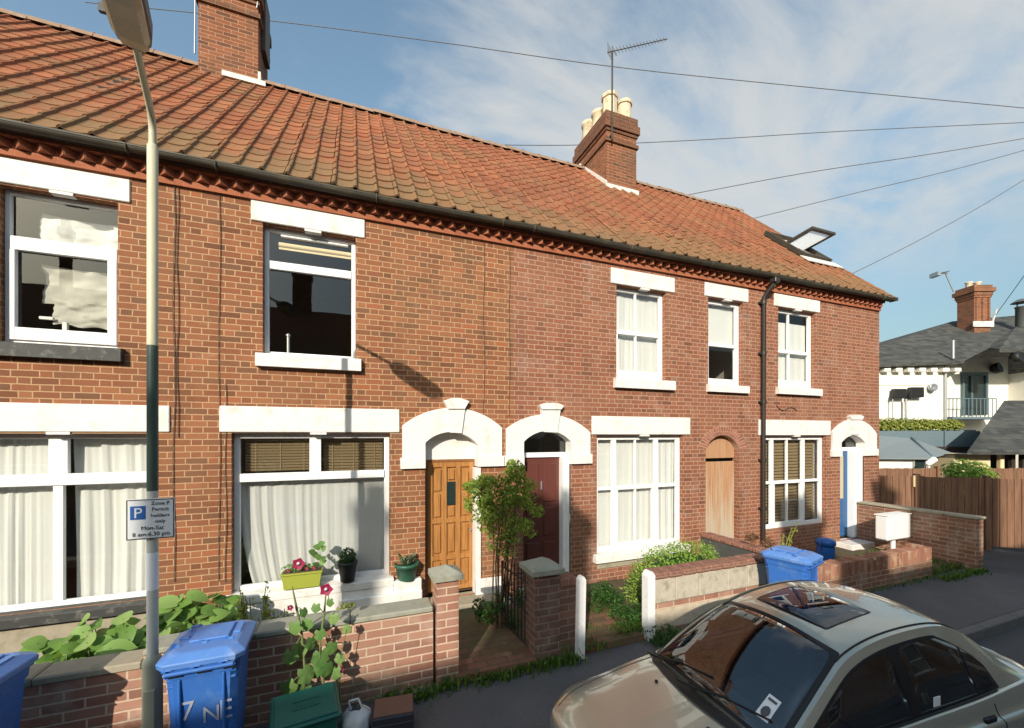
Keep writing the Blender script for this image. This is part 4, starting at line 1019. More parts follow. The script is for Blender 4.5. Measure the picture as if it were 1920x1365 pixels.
for s_ in (.85,1.2): m=MB(); m.box(-.02,.02,-.012,.012,-.02,.03,0,Matrix.Translation(L0+ld*s_-sd*.112+up*5.27)); m.build('clip',MAT['black'],LN)
def text_mesh(body,size,align='CENTER'):
    cu=bpy.data.curves.new('lettering','FONT'); cu.body=body; cu.size=size; cu.align_x=align; cu.extrude=.0008; cu.resolution_u=3
    ob=bpy.data.objects.new('lettering_src',cu); COL.objects.link(ob)
    dg=bpy.context.evaluated_depsgraph_get(); me=bpy.data.meshes.new_from_object(ob.evaluated_get(dg))
    bpy.data.objects.remove(ob); return me
def lettering(name,items,mat,parent,xf):
    """items: (text,size,x,z); xf maps (x,z,lift) to world"""
    mb=MB()
    for body,size,x,z,al in items:
        me=text_mesh(body,size,al)
        vs=[xf(x+v.co.x,z+v.co.y,v.co.z) for v in me.vertices]; mb.add(vs,[tuple(p.vertices) for p in me.polygons])
        bpy.data.meshes.remove(me)
    return mb.build(name,mat,parent)
SY=LY-.062; sx0,sx1=ax(236,SY),ax(328,SY); sz0,sz1=az(236,1014,SY),az(236,937,SY)
sg=thing('parking_sign','white permit parking sign with blue P square clamped to the lamp post','sign',(LX,LY,sz0))
m=MB(); m.bbox(sx0,sx1,SY-.004,SY+.004,sz0,sz1,.004); m.build('plate',MAT['signwhite'],sg)
m=MB(); bw=.006
for q in ((sx0+.004,sx1-.004,sz1-.004-bw,sz1-.004),(sx0+.004,sx1-.004,sz0+.004,sz0+.004+bw),(sx0+.004,sx0+.004+bw,sz0+.0101,sz1-.0101),(sx1-.004-bw,sx1-.004,sz0+.0101,sz1-.0101)): m.box(q[0],q[1],SY-.0062,SY-.0042,q[2],q[3])
m.build('border',MAT['signblack'],sg)
Wd,Hd=sx1-sx0,sz1-sz0
m=MB(); m.box(sx0+.09*Wd,sx0+.40*Wd,SY-.0064,SY-.0042,sz0+.50*Hd,sz0+.83*Hd); m.build('blue_square',MAT['signblue'],sg)
sxf=lambda x,z,l: (x,SY-.0068-l,z)
lettering('parking_letter',[('P',.35*Hd,sx0+.245*Wd,sz0+.545*Hd,'CENTER')],MAT['signwhite'],sg,lambda x,z,l:(x,SY-.0072-l,z))
lettering('lettering',[('Zone P',.125*Hd,sx0+.70*Wd,sz0+.845*Hd,'CENTER'),('Permit',.125*Hd,sx0+.70*Wd,sz0+.695*Hd,'CENTER'),('holders',.125*Hd,sx0+.70*Wd,sz0+.545*Hd,'CENTER'),('only',.125*Hd,sx0+.70*Wd,sz0+.40*Hd,'CENTER'),('Mon-Sat',.135*Hd,sx0+.54*Wd,sz0+.235*Hd,'CENTER'),('8 am-6.30 pm',.135*Hd,sx0+.52*Wd,sz0+.085*Hd,'CENTER')],MAT['signblack'],sg,sxf)
m=MB()
for z in (sz0+.07,sz1-.07): m.tube([(LX,LY,z-.015),(LX,LY,z+.015)],.042,16); m.box(LX-.03,LX+.03,SY+.004,LY-.03,z-.014,z+.014)
m.build('clamp',MAT['gutter'],sg)
nt=MB(); nt.tube([(LX,LY,az(285,1105,LY)),(LX,LY,az(285,1035,LY))],.0385,16,0,False)
tag(nt.at_base('notice_sleeve',MAT['signwhite'],(LX,LY,az(285,1105,LY))),'white paper sleeve wrapped round the lamp post under the parking sign','notice')
# ================================================================== BINS
def wheelie(label,x,y,rz,marks=None):
    b=thing('wheelie_bin',label,'wheelie bin',(0,0,0),0,'blue wheelie bins')
    W0,W1,D0,D1,H=.21,.255,.22,.29,1.0
    m=MB(); 
    def ringz(z,t,ex=0,c=.05):
        w=W0+(W1-W0)*t+ex; d=D0+(D1-D0)*t+ex; return [(-w+c,-d,z),(w-c,-d,z),(w,-d+c,z),(w,d-c,z),(w-c,d,z),(-w+c,d,z),(-w,d-c,z),(-w,-d+c,z)]
    def loft(mb,rings,mi=0):
        vs=[p for r_ in rings for p in r_]; n=len(rings[0]); fs=[(i*n+k,i*n+(k+1)%n,(i+1)*n+(k+1)%n,(i+1)*n+k) for i in range(len(rings)-1) for k in range(n)]
        fs+= [tuple(range(n-1,-1,-1)),tuple(range(len(vs)-n,len(vs)))]; mb.add(vs,fs,mi)
    loft(m,[ringz(.06,0,-.02),ringz(.10,.03),ringz(.60,.55),ringz(.86,.84),ringz(.865,.85,.012),ringz(.93,.93,.014),ringz(.935,.93,.03),ringz(.955,.95,.03)])
    for sx in (-.15,.15): m.bbox(sx-.010,sx+.010,-.292,-.24,.20,.86,.006)
    m.bbox(-.235,.235,-.272,.27,.80,.815,.004); m.bbox(-.238,.238,-.275,.273,.845,.86,.004)
    BD=m.build('body',MAT['bin'],b,True)
    for sx in (-.17,.02,.20):
        m=MB(); m.tube([(sx-.045,-.288,.905),(sx+.045,-.288,.905)],.026,8); m.build('hinge_lug',MAT['rubber'],BD)
    m=MB()
    loft(m,[ringz(.957,1,.045,.06),ringz(.99,1,.05,.06),ringz(1.0,1,.045,.06),ringz(1.035,1,-.02,.06),ringz(1.04,1,-.04,.06)])
    m.bbox(-.14,.15,-.10,.20,1.0395,1.056,.008); m.bbox(.165,.225,-.02,.17,1.036,1.049,.008); m.bbox(-.235,-.16,.0,.05,1.036,1.052,.01)

    for sx in (-.215,-.03,.16): 
        m.prism([(-.348,.952),(-.10,1.054),(-.10,1.03),(-.30,.94)],sx-.035,sx-.006,1,axis='x'); m.prism([(-.345,.958),(-.12,1.05),(-.12,1.03),(-.30,.94)],sx-.0055,sx+.03,0,axis='x')
    m.tube([(-.19,.16,1.035),(-.19,.19,1.06),(-.13,.22,1.06),(-.13,.25,1.035)],.012,6)
    LD=m.build('lid',[MAT['binlid'],MAT['bin']],b,True)
    m=MB(); m.tube([(-.23,-.34,.93),(.23,-.34,.93)],.016,8)
    for sx in (-.23,0,.23): m.tube([(sx,-.34,.93),(sx,-.27,.89)],.014,6)
    m.build('handle',MAT['bin'],b)
    for sx in (-1,1):
        m=MB(); m.tube([(sx*.215,-.20,.10),(sx*.265,-.20,.10)],.10,18); m.build('wheel',MAT['rubber'],b)
    if marks:
        lettering('painted_mark',[(t_,s_,x_,z_,'CENTER') for t_,s_,x_,z_ in marks],MAT['paintmark'],BD,lambda x,z,l:(x,-(D0+(D1-D0)*(z-.1)/.92)-.006-l,z))
    b.location=(x,y,PZ); b.rotation_euler=(0,0,rz); b.scale=(.88,.88,1.0); return b
wheelie('blue wheelie bin with white hand-painted marks just right of the lamp post',-1.03,-2.27,R(2),[('7',.20,-.10,.55),('N',.17,.06,.50),('E',.21,.16,.50)])
wheelie('blue wheelie bin cut off by the left edge of the photo',-2.43,-2.27,R(-4))
wheelie('blue wheelie bin with bright lid between two low walls behind the car roof',5.50,-2.30,R(16),[('—',.16,-.12,.66)])
# recycling box, bag, crate
b=thing('recycling_box','dark green recycling box with embossed lid below the hollyhock','recycling box',(0,0,0))
m=MB(); m.prism([(-.19,0),(.19,0),(.225,.36),(-.225,.36)],-.165,.165); m.bbox(-.245,.245,-.19,.19,.33,.365,.01); m.build('body',MAT['teal'],b,True)
m=MB(); 
Ml=Matrix.Translation((0,0,.37))@Matrix.Rotation(R(9),4,'X')
m.bbox(-.25,.25,-.20,.20,0,.03,.012,0,Ml); m.bbox(-.225,.225,-.175,.175,.03,.045,.01,0,Ml); LB=m.build('lid',MAT['teal'],b,True)
m=MB(); 
for q in ((-.10,.10,-.045,-.038),(-.10,.10,.038,.045),(-.10,-.093,-.0379,.0379),(.093,.10,-.0379,.0379)): m.box(q[0],q[1],q[2],q[3],.0451,.050,0,Ml)
for i in range(5): m.box(-.07+i*.03,-.055+i*.03,-.018,.018,.0451,.049,0,Ml)
m.build('embossing',MAT['teal'],LB)
b.location=(-.36,-2.37,PZ); b.rotation_euler=(0,0,R(8))
m=MB()
def bagf(u,v):
    a=u*2*math.pi; r=(.13+.03*mnoise.noise(Vector((math.cos(a)*2,math.sin(a)*2,v*3))))*math.sin(math.pi*(.12+.80*v))**.6
    return Vector((r*math.cos(a),r*.9*math.sin(a),.27*v+.02*mnoise.noise(Vector((a,v*5,3)))))
m.grid(bagf,24,12); m.tube([(-.04,0,.26),(-.05,.01,.33),(.02,.0,.34),(.05,0,.26)],.010,5)
o=m.build('carrier_bag',MAT['bag']); o.location=(.02,-2.34,PZ); tag(o,'pale knotted carrier bag between the green box and the dark crate','bag')
c=thing('crate','dark crate with brown flattened board on top beside the carrier bag','crate',(0,0,0))
m=MB(); m.bbox(-.17,.17,-.13,.13,0,.20,.012)
for z in (.05,.12): m.bbox(-.176,.176,-.136,.136,z,z+.02,.004)
m.build('box',MAT['crate'],c)
m=MB(); m.bbox(-.16,.17,-.12,.13,.2005,.215,.004); m.build('board',MAT['cardboard'],c)
c.location=(.33,-2.34,PZ); c.rotation_euler=(0,0,R(-6))
# ================================================================== PLANTS
def frame(d,nh):
    d=d.normalized(); s_=d.cross(nh)
    s_=s_.normalized() if s_.length>1e-5 else d.orthogonal().normalized()
    return d,s_,s_.cross(d)
def bigleaf(mb,base,d,nh,L,W,droop=.3,mi=0,lobes=0):
    d,s_,n=frame(d,nh); k=5; rows=[]
    for i in range(k+1):
        t=i/k; w=W*math.sin(math.pi*min(1,.10+.90*t))**.7*(1-.15*t) if i<k else 0.0
        if lobes and 0<i<k: w*=1+.22*math.cos(i*3.14)
        c=base+d*(L*t)-n*(droop*L*t*t)
        rows.append((c-s_*w+n*w*.25,c-n*.0,c+s_*w+n*w*.25))
    vs=[p for r_ in rows for p in r_]
    mb.add(vs,[(3*i+j,3*i+j+1,3*i+3+j+1,3*i+3+j) for i in range(k) for j in range(2)],mi,True)
def smallleaf(mb,c,d,nh,L,W,mi=0):
    d,s_,n=frame(d,nh)
    mb.add([c-d*L*.5,c+s_*W*.5+n*W*.12,c+d*L*.5,c-s_*W*.5+n*W*.12],[(0,1,2),(0,2,3)],mi)
def rv(): 
    while True:
        v=Vector((random.uniform(-1,1),random.uniform(-1,1),random.uniform(-1,1)))
        if .05<v.length<1: return v
def clump(mb,c,r,n,L,W,outer=.5,up=.5,mi=0):
    for i in range(n):
        v=rv(); q=v.normalized()*(outer+(1-outer)*random.random()) if random.random()<.8 else v
        p=Vector(c)+Vector((q.x*r[0],q.y*r[1],q.z*r[2]))
        nh=(q*.8+Vector((0,-.2,up))+rv()*.6); d=rv().cross(nh)
        s_=random.uniform(.65,1.25); smallleaf(mb,p,d,nh,L*s_,W*s_,mi)
def blades(mb,c,n,spread,h,w=.008):
    for i in range(n):
        b=Vector(c)+Vector((random.gauss(0,spread[0]),random.gauss(0,spread[1]),0)); a=random.random()*6.28; l=h*random.uniform(.5,1.3)
        t=Vector((math.cos(a),math.sin(a),0)); lean=random.uniform(.1,.8); s_=Vector((-t.y,t.x,0))*w*random.uniform(.6,1.4)
        m1=b+t*l*lean*.35+Vector((0,0,l*.6)); e=b+t*l*lean+Vector((0,0,l*(1-.3*lean)))
        mb.add([b-s_,b+s_,m1+s_*.8,m1-s_*.8,e],[(0,1,2,3),(3,2,4)],0)
def broad_plant(label,px,pyt,Y,n,L,seed,rad=.22):
    random.seed(seed); x=ax(px,Y); zt=az(px,pyt,Y); z0=.19
    p=thing('broad_leaved_plant',label,'plant',(x,Y,z0),0,'leafy plants in the left front garden')
    lf=MB(); st=MB(); H=zt-z0
    n*=2
    for i in range(n):
        a=random.random()*6.28; t=(i+.5)/n; rr=rad*(.25+.9*random.random())*(1-.3*t)
        tip=Vector((x+rr*math.cos(a),Y+rr*.8*math.sin(a),z0+H*(.25+.72*t*random.uniform(.75,1.05))))
        st.tube([(x+.03*math.cos(a),Y+.03*math.sin(a),z0-.02),(x+rr*.5*math.cos(a),Y+rr*.4*math.sin(a),z0+(tip.z-z0)*.65),tip],[.008,.006,.004],4)
        d=Vector((math.cos(a),math.sin(a),random.uniform(-.5,.55))); bigleaf(lf,tip-d*L*.25,d,Vector((random.uniform(-.4,.2),-.75,1)),L*random.uniform(.6,1.05),L*random.uniform(.30,.44),random.uniform(.1,.5))
    lf.build('leaves',MAT['leaf_big'],p); st.build('stems',MAT['stem'],p)
for a in (('broad-leaved green plant at the far left, beside the cut-off blue bin',105,1218,-1.45,16,.20,1),
          ('broad-leaved plant with big pale leaves resting on the coping left of the lamp post',185,1205,-1.50,20,.24,2),
          ('tall broad-leaved plant under the dark sill left of the lamp post',178,1150,-1.0,16,.21,3),
          ('broad-leaved plant half hidden by the lamp post on its left side',236,1165,-1.15,20,.22,4),
          ('broad-leaved plant close on the right of the lamp post with a rounded silvery leaf',318,1165,-1.30,14,.19,5),
          ('tallest broad-leaved plant against the brick pier right of the lamp post',335,1112,-.60,26,.22,6),
          ('broad-leaved plant at the corner of the white painted plinth',402,1112,-.55,24,.22,7),
          ('broad-leaved plant against the rendered plinth behind the cut-off bin',120,1192,-1.05,18,.21,8),
          ('low broad-leaved plant spilling over the coping just left of the lamp post',238,1222,-1.55,18,.20,9),
          ('broad-leaved plant midway between the lamp post and the white plinth',368,1128,-.95,24,.22,10)): broad_plant(*a)
random.seed(20)
def yellow_plant(label,px,pyt,Y,n):
    x=ax(px,Y); zt=az(px,pyt,Y); p=thing('feathery_plant',label,'plant',(x,Y,.19),0,'feathery plants behind the pale coping')
    lf=MB(); st=MB()
    for i in range(n):
        a=random.random()*6.28; h=(zt-.19)*random.uniform(.6,1); e=Vector((x+.13*math.cos(a),Y+.08*math.sin(a),.19+h)); b=Vector((x,Y,.17))
        st.tube([b,b.lerp(e,.5)+Vector((0,0,.05)),e],.004,4)
        for k in range(34):
            q=b.lerp(e,.25+.75*random.random())+rv()*.045; smallleaf(lf,q,rv(),Vector((-.2,-.5,1))+rv()*.6,.06,.024)
    lf.build('leaves',MAT['leaf_yel'],p); st.build('stems',MAT['stem'],p)
yellow_plant('wispy yellow-green plant at the left of the pale coping',478,1092,-1.35,14)
yellow_plant('wispy yellow-green plant behind the coping nearer the hollyhock',525,1118,-1.3,12)
x=ax(650,-1.4); p=thing('low_plant','small round yellow-green plant above the coping beside the hollyhock','plant',(x,-1.4,.19))
lf=MB(); clump(lf,(x,-1.4,.80),(.14,.1,.16),260,.05,.028); lf.build('leaves',MAT['leaf_yel'],p)
st=MB()
for i in range(6): st.tube([(x+.02*i-.06,-1.4,.18),(x+random.uniform(-.1,.1),-1.4,.75)],.005,4)
st.build('stems',MAT['stem'],p)
# hollyhock
random.seed(31)
hx=ax(598,-1.95); hh=thing('hollyhock','tall hollyhock with round leaves and magenta flowers leaning on the front wall','hollyhock',(hx,-1.98,PZ))
st=MB(); lf=MB()
def flower(mbp,mbw,c,r,nrm):
    d,s_,n=frame(Vector((0,0,1)),nrm); 
    for k in range(5):
        a=k*1.2566; u=s_*math.cos(a)+d*math.sin(a); v=s_*math.cos(a+1.57)+d*math.sin(a+1.57)
        mbp.add([c-n*.01,c+u*r*.55-v*r*.5+n*.004,c+u*r+v*.0+n*.012,c+u*r*.55+v*r*.5+n*.004],[(0,1,2,3)])
    mbw.lathe([(.0,.0),(r*.32,.004),(.0,.02)],8,0,(0,0,0),True,Matrix.Translation(c)@nrm.to_track_quat('Z','Y').to_matrix().to_4x4())
stems=[[(575,1340),(572,1260),(566,1190),(556,1140),(548,1100)],[(610,1340),(606,1270),(600,1205),(608,1150),(612,1100)],[(640,1340),(636,1280),(640,1230)]]
stp=[]
for i,s_ in enumerate(stems):
    Y=-1.99-.02*i; pts=[Vector((ax(q[0],Y),Y,max(PZ,az(q[0],q[1],Y)))) for q in s_]; st.tube(pts,[.011]*(len(pts)-1)+[.005],6); stp.append(pts)
def roundleaf(c,r,nrm):
    d,s_,n=frame(Vector((random.uniform(-.4,.4),-.2,-1)),nrm); k=14; vs=[c-d*r*.35]
    for i in range(k):
        a=2*math.pi*i/k; rr=r*(1+.13*math.cos(a*5)+random.uniform(-.05,.05)); rr*=(.72 if i==k//2 else 1)
        vs.append(c+d*math.cos(a)*rr+s_*math.sin(a)*rr*.95-n*rr*.18*(1+.6*math.cos(5*a)))
    lf.add(vs,[(0,1+i,1+(i+1)%k) for i in range(k)],0,True)
for px,py,r in ((552,1178,.075),(575,1170,.07),(592,1140,.05),(625,1160,.06),(560,1220,.085),(545,1232,.08),(600,1235,.09),(588,1258,.085),(622,1215,.07),(575,1265,.095),(612,1255,.08),(628,1262,.07),(540,1290,.09),(600,1190,.06),(570,1148,.05),(618,1130,.045),(637,1235,.055),(585,1205,.07),(650,1180,.05),(570,1300,.09)):
    Y=-2.02+random.uniform(-.07,.03); roundleaf(Vector((ax(px,Y),Y,az(px,py,Y))),r*.86,Vector((random.uniform(-.9,.9),-1,random.uniform(.2,1.9))))
    sp=random.choice(stp[:2]); c=Vector((ax(px,Y),Y,az(px,py,Y))); near=min((q for s2 in stp for q in s2),key=lambda q:(q-c).length); st.tube([near,(near+c)/2+Vector((0,0,.02)),c],.004,4)
for px,py,r in ((612,1105,.062),(545,1139,.03),(640,1255,.028)):
    Y=-2.05; fp=MB(); fw=MB(); flower(fp,fw,Vector((ax(px,Y),Y,az(px,py,Y))),r,Vector((-.15,-1,.25)).normalized()); FL=fp.build('flower',MAT['petal'],hh); fw.build('flower_centre',MAT['petalwhite'],FL)
st.build('stems',MAT['stem'],hh); lf.build('leaves',MAT['leaf_holly'],hh)
# pots on the sill
zsill=.72
random.seed(41)
tx0,tx1=ax(529,-.02),ax(604,-.02); tr=thing('flower_trough','lime green trough with a magenta flower on the white parlour sill','flower trough',((tx0+tx1)/2,-.02,zsill))
m=MB(); m.prism([(tx0+.03,zsill),(tx1-.03,zsill),(tx1,zsill+.19),(tx0,zsill+.19)],-.11,.07); m.bbox(tx0-.012,tx1+.012,-.122,.082,zsill+.175,zsill+.20,.006); m.build('trough',MAT['limepot'],tr,True)
m=MB(); m.box(tx0+.01,tx1-.01,-.10,.06,zsill+.2005,zsill+.206); m.build('compost',MAT['soil'],tr)
lf=MB(); clump(lf,((tx0+tx1)/2-.05,-.02,zsill+.25),(.20,.07,.06),160,.05,.03); 
xq=ax(597,-.03)
for k in range(9): roundc=Vector((xq+random.uniform(-.05,.05),-.03,zsill+.24+.035*k)); bigleaf(lf,roundc,Vector((random.uniform(-1,1),-.4,.4)),Vector((0,-1,.6)),.10,.045,.2)
lf.build('leaves',MAT['leaf_holly'],tr)
for px,fz,fr_ in ((560,az(560,1057,-.1),.085),(540,zsill+.25,.028),(575,zsill+.25,.028),(588,zsill+.25,.028)):
    fp=MB(); fw=MB(); flower(fp,fw,Vector((ax(px,-.1),-.10,fz)),fr_,Vector((-.1,-1,.2)).normalized()); FL=fp.build('flower',MAT['petal'],tr); fw.build('flower_centre',MAT['petalwhite'],FL)
def round_pot(label,name,px0,px1,py0,zb,Y,mat,soilz=.03):
    x0,x1=ax(px0,Y),ax(px1,Y); r=(x1-x0)/2; x=(x0+x1)/2; zt=az((px0+px1)/2,py0,Y)
    p=thing(name,label,'plant pot',(x,Y,zb))
    m=MB(); m.lathe([(r*.68,0),(r*.9,zt-zb-.05),(r*.97,zt-zb-.05),(r,zt-zb),(r*.9,zt-zb),(r*.88,zt-zb-.03),(0.0,zt-zb-.03)],22,0,(x,Y,zb)); m.build('pot',MAT[mat],p)
    return p,x,r,zt
p,x,r,zt=round_pot('black pot holding a clipped dark green ball on the white parlour sill','plant_pot',632,671,1052,zsill,-.03,'blackpot')
lf=MB(); clump(lf,(x,-.03,zt+.07),(.115,.115,.115),900,.028,.018,.75); lf.build('clipped_ball',MAT['leaf_top'],p)
p,x,r,zt=round_pot('dark green pot with grey-green plant on the white block left of the orange door','plant_pot',739,786,1055,.655,-.06,'greenpot')
lf=MB()
for i in range(60):
    a=random.random()*6.28; b_=Vector((x+.05*math.cos(a),-.06+.05*math.sin(a),zt-.02)); bigleaf(lf,b_,Vector((math.cos(a)*.45,math.sin(a)*.45,1)),Vector((math.sin(a),-math.cos(a),.1)),random.uniform(.10,.2),.012,.15)
clump(lf,(x,-.06,zt+.05),(.12,.1,.06),150,.04,.02); lf.build('foliage',MAT['leaf_grey'],p)
# climbing shrub by the gate
random.seed(51)
sx=ax(938,-1.05); sh=thing('climbing_shrub','airy yellow-green shrub on thin bare stems between the two arched doors','shrub',(sx,-1.0,.19))
st=MB(); tips=[]
for i in range(9):
    a=random.random()*6.28; b_=Vector((sx+.10*math.cos(a),-1.0+.06*math.sin(a),.16)); px=random.uniform(900,985); py=random.uniform(885,980); Y=-1.0+random.uniform(-.2,.15)
    e=Vector((ax(px,Y),Y,az(px,py,Y))); m1=b_.lerp(e,.5)+Vector((random.uniform(-.08,.08),random.uniform(-.05,.05),.1)); pts=[b_,b_.lerp(m1,.5)+rv()*.03,m1,m1.lerp(e,.5)+rv()*.04,e]
    st.tube(pts,[.014,.012,.010,.007,.004],5); tips+=pts[2:]
    for k in range(3): q=pts[2].lerp(e,random.random()); t_=q+rv()*.22; st.tube([q,t_],[.005,.002],4); tips.append(t_)
st.build('stems',MAT['bark'],sh)
lf=MB()
for px,py,rx,rz_,n in ((935,925,.34,.28,1900),(905,915,.18,.18,560),(985,925,.19,.22,760),(965,885,.13,.18,480),(890,945,.14,.14,260),(940,985,.32,.20,900),(910,965,.2,.14,380),(985,990,.18,.13,320),(1003,955,.09,.11,190),(885,912,.12,.09,170),(945,1020,.24,.16,260)):
    Y=-1.0+random.uniform(-.1,.05); c=Vector((ax(px,Y),Y,az(px,py,Y)))
    for i in range(n):
        q=rv()
        if mnoise.noise((c+q*rx)*5.5)<-.10: continue
        pnt=c+Vector((q.x*rx,q.y*.24,q.z*rz_)); smallleaf(lf,pnt,rv(),Vector((-.2,-.5,.8))+rv()*.9,random.uniform(.035,.07),random.uniform(.022,.036))
lf.build('leaves',MAT['leaf_shrub'],sh)
# low growth at the foot of the gate
lf=MB()
for px,py,rx,n in ((915,1150,.16,260),(960,1165,.12,170),(978,1120,.09,140),(935,1130,.09,120),(900,1140,.1,90)):
    Y=-1.0+random.uniform(-.15,.15); c=Vector((ax(px,Y),Y,max(.25,az(px,py,Y)))); 
    for i in range(n): q=rv(); smallleaf(lf,c+Vector((q.x*rx,q.y*.14,q.z*.14)),rv(),Vector((0,-.4,.8))+rv()*.8,.05,.026)
tag(lf.at_base('gate_weeds',MAT['leaf_dark'],(1.75,-1.1,.19)),'tangled dark green weeds growing through the iron gate','weeds',kind='stuff')
# rounded bush in the garden of house 3
random.seed(61)
bx,by=ax(1265,-.95),-1.05; bu=thing('rounded_bush','dense rounded bright green bush behind the patched block wall','bush',(bx,by,.19))
btop=az(1262,1008,-.95); bl,br_=ax(1183,-.95),ax(1350,-.95); rx=(br_-bl)/2*1.16; cz=.22; btop+=.03; rz_=btop-cz; bxc=(bl+br_)/2
st=MB()
for i in range(10):
    a=random.random()*6.28; st.tube([(bxc,by,.15),(bxc+rx*.4*math.cos(a),by+.25*math.sin(a),.4),(bxc+rx*.75*math.cos(a),by+.42*math.sin(a),.3+.4*random.random())],[.02,.012,.006],5)
st.build('stems',MAT['bark'],bu)
lf=MB()
for i in range(11000):
    v=rv().normalized(); 
    if v.z<-.25: continue
    k=1+.10*mnoise.noise(v*3.2)+.05*mnoise.noise(v*8)
    sh_=random.random()**.5*.22; k-=sh_
    pnt=Vector((bxc+v.x*rx*k,by+v.y*.70*k,cz+v.z*rz_*k)); nh=v+Vector((0,0,.3))+rv()*.75
    smallleaf(lf,pnt,rv(),nh,random.uniform(.028,.05),random.uniform(.018,.028))
lf.build('leaves',MAT['leaf_bush'],bu)
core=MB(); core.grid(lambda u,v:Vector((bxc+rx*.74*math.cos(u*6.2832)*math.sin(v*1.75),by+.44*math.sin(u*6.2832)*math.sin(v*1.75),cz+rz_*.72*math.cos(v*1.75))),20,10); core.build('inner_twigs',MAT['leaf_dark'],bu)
lf=MB()
for px,py,r_,n in ((1145,1122,.20,520),(1130,1108,.2,500),(1195,1150,.22,500),(1170,1155,.2,380),(1205,1190,.16,260),(1115,1128,.14,200),(1235,1215,.14,240),(1262,1205,.12,160)):
    Y=-1.05 if py<1140 else -1.55; 
    if py>1195: Y=-1.98
    x=ax(px,Y); z=max(.18,az(px,py,Y))
    for i in range(n):
        q=rv(); smallleaf(lf,Vector((x+q.x*r_,Y+q.y*.22,max(.14,z+q.z*.13))),rv(),Vector((0,-.2,1))+rv()*.8,random.uniform(.03,.055),.026)
tag(lf.at_base('creeping_ground_cover',MAT['leaf_dark'],(3.2,-1.2,.19)),'dark green creeping plants spreading over the path left of the bush','ground cover',kind='stuff')
# grass and weeds along the walls
random.seed(71)
def tufts(label,pts,n,h,mat='grass'):
    mb=MB(); 
    for (x,y,z) in pts:
        blades(mb,(x,y,z),n,(.10,.05),h)
        for i in range(n//4): q=rv(); smallleaf(mb,Vector((x+q.x*.12,y+q.y*.06,z+.02+abs(q.z)*.06)),rv(),Vector((0,0,1))+rv()*.6,.05,.03)
    c=pts[len(pts)//2]; return tag(mb.at_base('weedy_grass',MAT[mat],c),label,'grass',kind='stuff')
tufts('weedy grass along the pavement in front of the brick path',[(x,GY-.05-.10*random.random(),PZ) for x in [.35+.085*i for i in range(25)]],26,.10)
tufts('weedy grass at the foot of the shaded pillar and white post',[(x,GY-.06-.05*random.random(),PZ) for x in [1.95+.09*i for i in range(5)]]+[(x,GY+.15-.3*random.random(),.2) for x in [2.45,2.5,2.6,2.7,3.2,3.3,3.4,3.5]],26,.10)
tufts('weedy grass at the foot of the patched block wall',[(x,GY-.05-.05*random.random(),PZ) for x in [3.55+.1*i for i in range(22)]],20,.09)
tufts('rough grass between the low front wall and the end garden wall',[(x,y,.08+.04*random.random()) for x in [9.9+.12*i for i in range(11)] for y in (-2.05,-1.75,-1.45,-1.1,-.7)],34,.13)
tufts('thin weeds along the foot of the front wall topped with upright bricks',[(x,GY-.05,PZ) for x in [6.4+.18*i for i in range(21)]],10,.07)
tufts('low mixed weeds growing in the left front garden',[(random.uniform(-3.6,.5),random.uniform(-1.5,-.3),.18) for i in range(46)],20,.11,'leaf_dark')
tufts('thin grass patches on the path of the maroon door',[(random.uniform(2.45,3.6),random.uniform(-1.7,-.5),.2) for i in range(16)],16,.06)
# sprig before the window of house 4
sp=MB(); X0,Y0=ax(1455,-1.2),-1.2
for i,(px,py) in enumerate(((1497,978),(1485,990),(1470,1000))):
    e=Vector((ax(px,-1.2),-1.2,az(px,py,-1.2))); b_=Vector((ax(1458,-1.2),-1.2,.2)); sp.tube([b_,b_.lerp(e,.6)+Vector((0,0,.1)),e],[.01,.008,.004],5)
    for k in range(26): smallleaf(sp,b_.lerp(e,.45+.55*random.random())+rv()*.035,rv(),rv()+Vector((0,-.5,.5)),.06,.022)
tag(sp.at_base('budding_sprig',MAT['leaf_yel'],(X0,Y0,.2)),'thin leafy sprig leaning in front of the brown-blinded window','plant')
mb=MB()
for px,py,r_ in ((1440,1018,.10),(1410,1008,.08)): clump(mb,(ax(px,-1.0),-1.0,az(px,py,-1.0)),(r_*1.6,.1,r_),130,.06,.03)
for px in (1425,1440,1410): mb.tube([(ax(px,-1.0),-1.0,.15),(ax(px,-1.0),-1.0,.85)],.008,4)
tag(mb.at_base('dead_shrub',leaf('withered_leaf',[(0,(.12,.06,.03)),(.6,(.20,.11,.06)),(1,(.26,.16,.09))]),(ax(1430,-1.0),-1.0,.19)),'withered brown shrub at the foot of the black downpipe','shrub')
# blue pot and white box in front of house 4
Y=-.75; x=ax(1548,Y); z=az(1548,1036,Y)
p=thing('blue_pot','glossy blue tub standing left of the blue door behind the low wall','tub',(x,Y,.19))
zc_=x*SA+(D+Y)*CA; m=MB(); r=14.5/F_PX*zc_; hq=az(1548,1008,Y)-.19; m.lathe([(r*.7,0),(r*.95,hq*.3),(r*1.0,hq*.62),(r*.9,hq*.70),(r*1.08,hq*.72),(r*1.1,hq*.86),(r*.95,hq*.93),(r*.5,hq*.98),(0,hq)],18,0,(x,Y,.19)); m.build('tub',MAT['bluepot'],p)
m=MB(); m.tube([(x-r*1.1,Y,.19+hq*.85),(x-r*1.3,Y-.02,.19+hq*.75),(x-r*1.0,Y-.02,.19+hq*.6)],.012,6); m.tube([(x+r*1.1,Y,.19+hq*.85),(x+r*1.3,Y-.02,.19+hq*.75),(x+r*1.0,Y-.02,.19+hq*.6)],.012,6); m.build('handle',MAT['bluepot'],p)
Y=-.9; x0,x1=ax(1652,Y),ax(1695,Y); z0,z1=az(1672,1010,Y),az(1672,964,Y)
